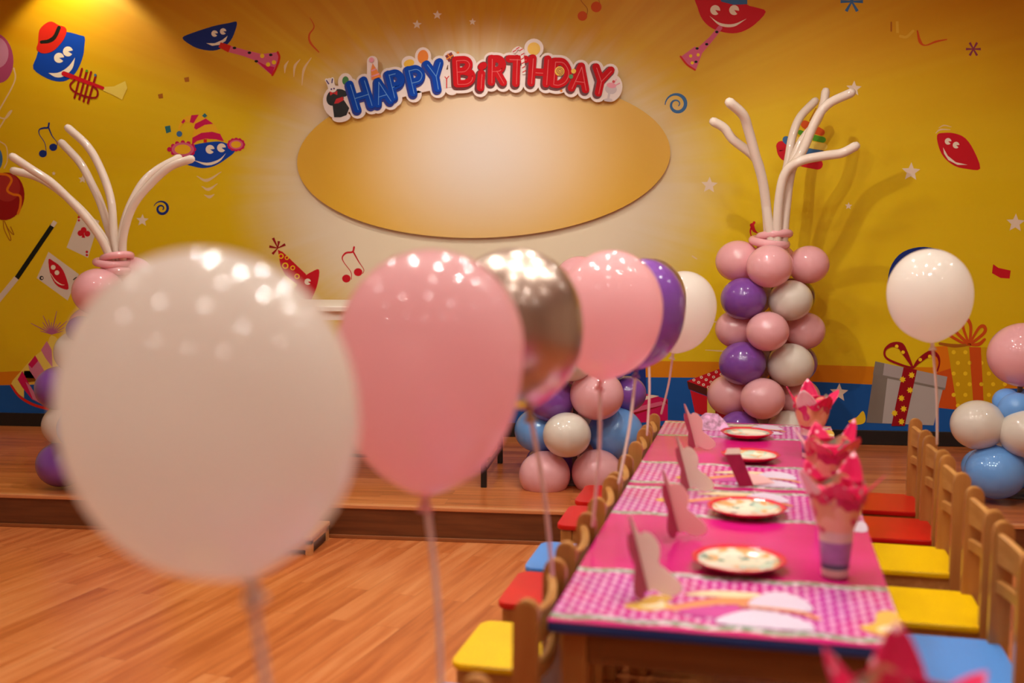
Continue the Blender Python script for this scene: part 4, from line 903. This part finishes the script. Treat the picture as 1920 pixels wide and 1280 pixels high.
def make_cup():
    t = thing('treat_cup', '', 'cup')
    bm = bmesh.new(); lathe(bm, [(0, .002), (.0265, .002), (.0272, 0), (.028, .004), (.0285, .016), (.0288, .018)], 28, 0); lathe(bm, [(.0288, .018), (.0300, .030)], 28, 1); lathe(bm, [(.0300, .030), (.0345, .078)], 28, 2); lathe(bm, [(.0345, .078), (.0358, .098), (.0368, .099), (.0368, .1015), (.035, .1015)], 28, 0)
    link('paper_cup', bm, [CUPC, CUPD, CUPB], t, True)
    # cone wrap flaring out of the cup, pointed rim
    n = 64; bm = bmesh.new(); rings = []; R0 = []
    for j in range(11):
        f = j / 10; ring = []
        for i in range(n):
            a = 2 * PI * i / n; z_ = .092 + f * (.108 + .012 * math.cos(4 * a + .8)); r_ = .033 + .024 * math.sin(f * PI * .62) + .003 * math.sin(7 * a) * f
            ring.append(bm.verts.new((r_ * math.cos(a), r_ * math.sin(a), z_)))
        rings.append(ring)
    for a, b in zip(rings, rings[1:]):
        for i in range(n): bm.faces.new((a[i], a[(i + 1) % n], b[(i + 1) % n], b[i]))
    link('cone_wrap', bm, CONE, t, True)
    # crown of pointed napkin corners
    for q, (a0, m, up, outw) in enumerate(((math.radians(-150), NPL, .058, .036), (math.radians(-95), NAP, .040, .034), (math.radians(-15), NAP, .048, .042), (math.radians(60), NAP, .078, .022), (math.radians(140), NAP, .060, .030))):
        bm = bmesh.new(); rows = []
        for j in range(7):
            f = j / 6; row = []; half = math.radians(44) * (1 - f) ** .8 + .02
            for i in range(9):
                a = a0 + (-1 + 2 * i / 8) * half; r_ = .053 + outw * f + .004 * math.sin(i * 1.7) * (1 - f); z_ = .178 + up * f - .012 * (abs(i - 4) / 4) * (1 - f); row.append(bm.verts.new((r_ * math.cos(a), r_ * math.sin(a), z_)))
            rows.append(row)
        for a, b in zip(rows, rows[1:]):
            for i in range(8): bm.faces.new((a[i], a[i + 1], b[i + 1], b[i]))
        o = link('napkin_corner', bm, m, t, True); md = o.modifiers.new('Solidify', 'SOLIDIFY'); md.thickness = .0012
    # folded band falling round the rim
    bm = bmesh.new(); rings = []
    for j in range(5):
        f = j / 4; ring = []
        for i in range(n):
            a = 2 * PI * i / n; drop = .022 + .016 * math.cos(4 * a + 2.2); r_ = .056 + .006 * f; ring.append(bm.verts.new((r_ * math.cos(a), r_ * math.sin(a), .202 - f * drop)))
        rings.append(ring)
    for a, b in zip(rings, rings[1:]):
        for i in range(n): bm.faces.new((a[i], a[(i + 1) % n], b[(i + 1) % n], b[i]))
    o = link('napkin_band', bm, NAP, t, True); md = o.modifiers.new('Solidify', 'SOLIDIFY'); md.thickness = .0012
    return t
cup = make_cup(); reg(None)
cp = onz(1565, 1078, ZT); cu, cv = uv(cp)
for i, (du, dv, rz_, lb) in enumerate(((0, 0, 0, 'paper treat cup with lilac band and pink napkin crown, standing right of the closest plate'), (.01, .50, -.5, 'treat cup with pink napkin crown in the middle, half hidden by the nearest cup'),
                                 (.0, 1.32, .7, 'treat cup with pink napkin crown farthest away, in front of the balloon column'), (-.0, -1.10, .45, 'treat cup on the separate near table, only its pink napkin tips in the picture'))):
    o = cup if i == 0 else copy_tree(cup); o.location = tp(cu + du, cv + dv, ZT); o.rotation_euler.z = TROT + rz_; o['label'] = lb; o['group'] = 'treat cups along the tables'

# ================================================================== LIGHTS
def emis(name, rgb, st_):
    m = bpy.data.materials.new(name); m.use_nodes = True; b = m.node_tree.nodes['Principled BSDF']; b.inputs['Base Color'].default_value = (1, 1, 1, 1)
    b.inputs['Emission Color'].default_value = lin(rgb); b.inputs['Emission Strength'].default_value = st_; return m
EM = emis('lamp_glow', (252, 252, 240), 306); EMD = emis('lamp_glow_dim', (252, 251, 240), 85)
TRIM = mat('lamp_trim', (230, 226, 220), .4)
pts = [(-3.2, 4.5), (-2.0, 4.4), (0.0, 4.5), (1.1, 4.5), (2.5, 3.7), (-2.4, 3.0), (-1.1, 3.1), (-.3, 3.4), (.45, 3.05), (1.45, 3.05), (-.9, 2.4), (-.22, 2.12), (1.0, 2.5), (-.2, 1.3), (.48, 1.85),
       (-2.3, 1.9), (-2.3, .45), (-1.2, .5), (-.2, .45), (.8, .4), (1.9, 1.2), (-1.35, -.8), (-.2, -1.0), (.9, -.8), (-3.0, -.8), (2.2, -.6)]
def make_lamp(em):
    t = thing('ceiling_light', 'small round recessed ceiling downlight', 'ceiling light', (0, 0, 0), 0, 'recessed downlights in the ceiling')
    bm = bmesh.new(); lathe(bm, [(.078, 0), (.078, -.006), (.064, -.008), (.061, 0)], 24); link('trim_ring', bm, TRIM, t, True)
    bm = bmesh.new(); lathe(bm, [(0, -.003), (.060, -.003), (.060, -.001), (0, -.001)], 24); link('diffuser', bm, em, t)
    return t
lp = make_lamp(EM); lpd = make_lamp(EMD); reg(None); usedl = set()
for i, (x_, y_) in enumerate(pts):
    q = lp if y_ > 1.7 and -2.1 < x_ < 1.05 else lpd
    o = q if q not in usedl else copy_tree(q); usedl.add(q); o.location = (x_, y_, CEIL)
def spot(loc, tgt, power, ang, blend, col=(255, 214, 160), r=.03):
    L = bpy.data.lights.new('wall_spot', 'SPOT'); L.energy = power; L.spot_size = math.radians(ang); L.spot_blend = blend; L.color = lin(col)[:3]; L.shadow_soft_size = r
    o = bpy.data.objects.new('wall_spot', L); COL.objects.link(o); o.location = loc; d = Vector(tgt) - Vector(loc); o.rotation_euler = d.to_track_quat('-Z', 'Y').to_euler(); return o
wl = ony(150, 0, WY)
spot((wl.x, WY - .27, CEIL - .02), (wl.x, WY - .02, 2.3), 26, 100, .35, (255, 250, 220))
wl = ony(905, 60, WY)
spot((wl.x, WY - 1.3, CEIL - .02), (wl.x, WY, 1.5), 50, 62, .9, (255, 248, 236))
spot((0.0, 4.15, CEIL - .02), (1.5, WY, 1.2), 50, 62, .8, (255, 248, 236), .018)
w = bpy.data.worlds.new('World'); S.world = w; w.use_nodes = True; w.node_tree.nodes['Background'].inputs[0].default_value = lin((255, 246, 238)); w.node_tree.nodes['Background'].inputs[1].default_value = .12
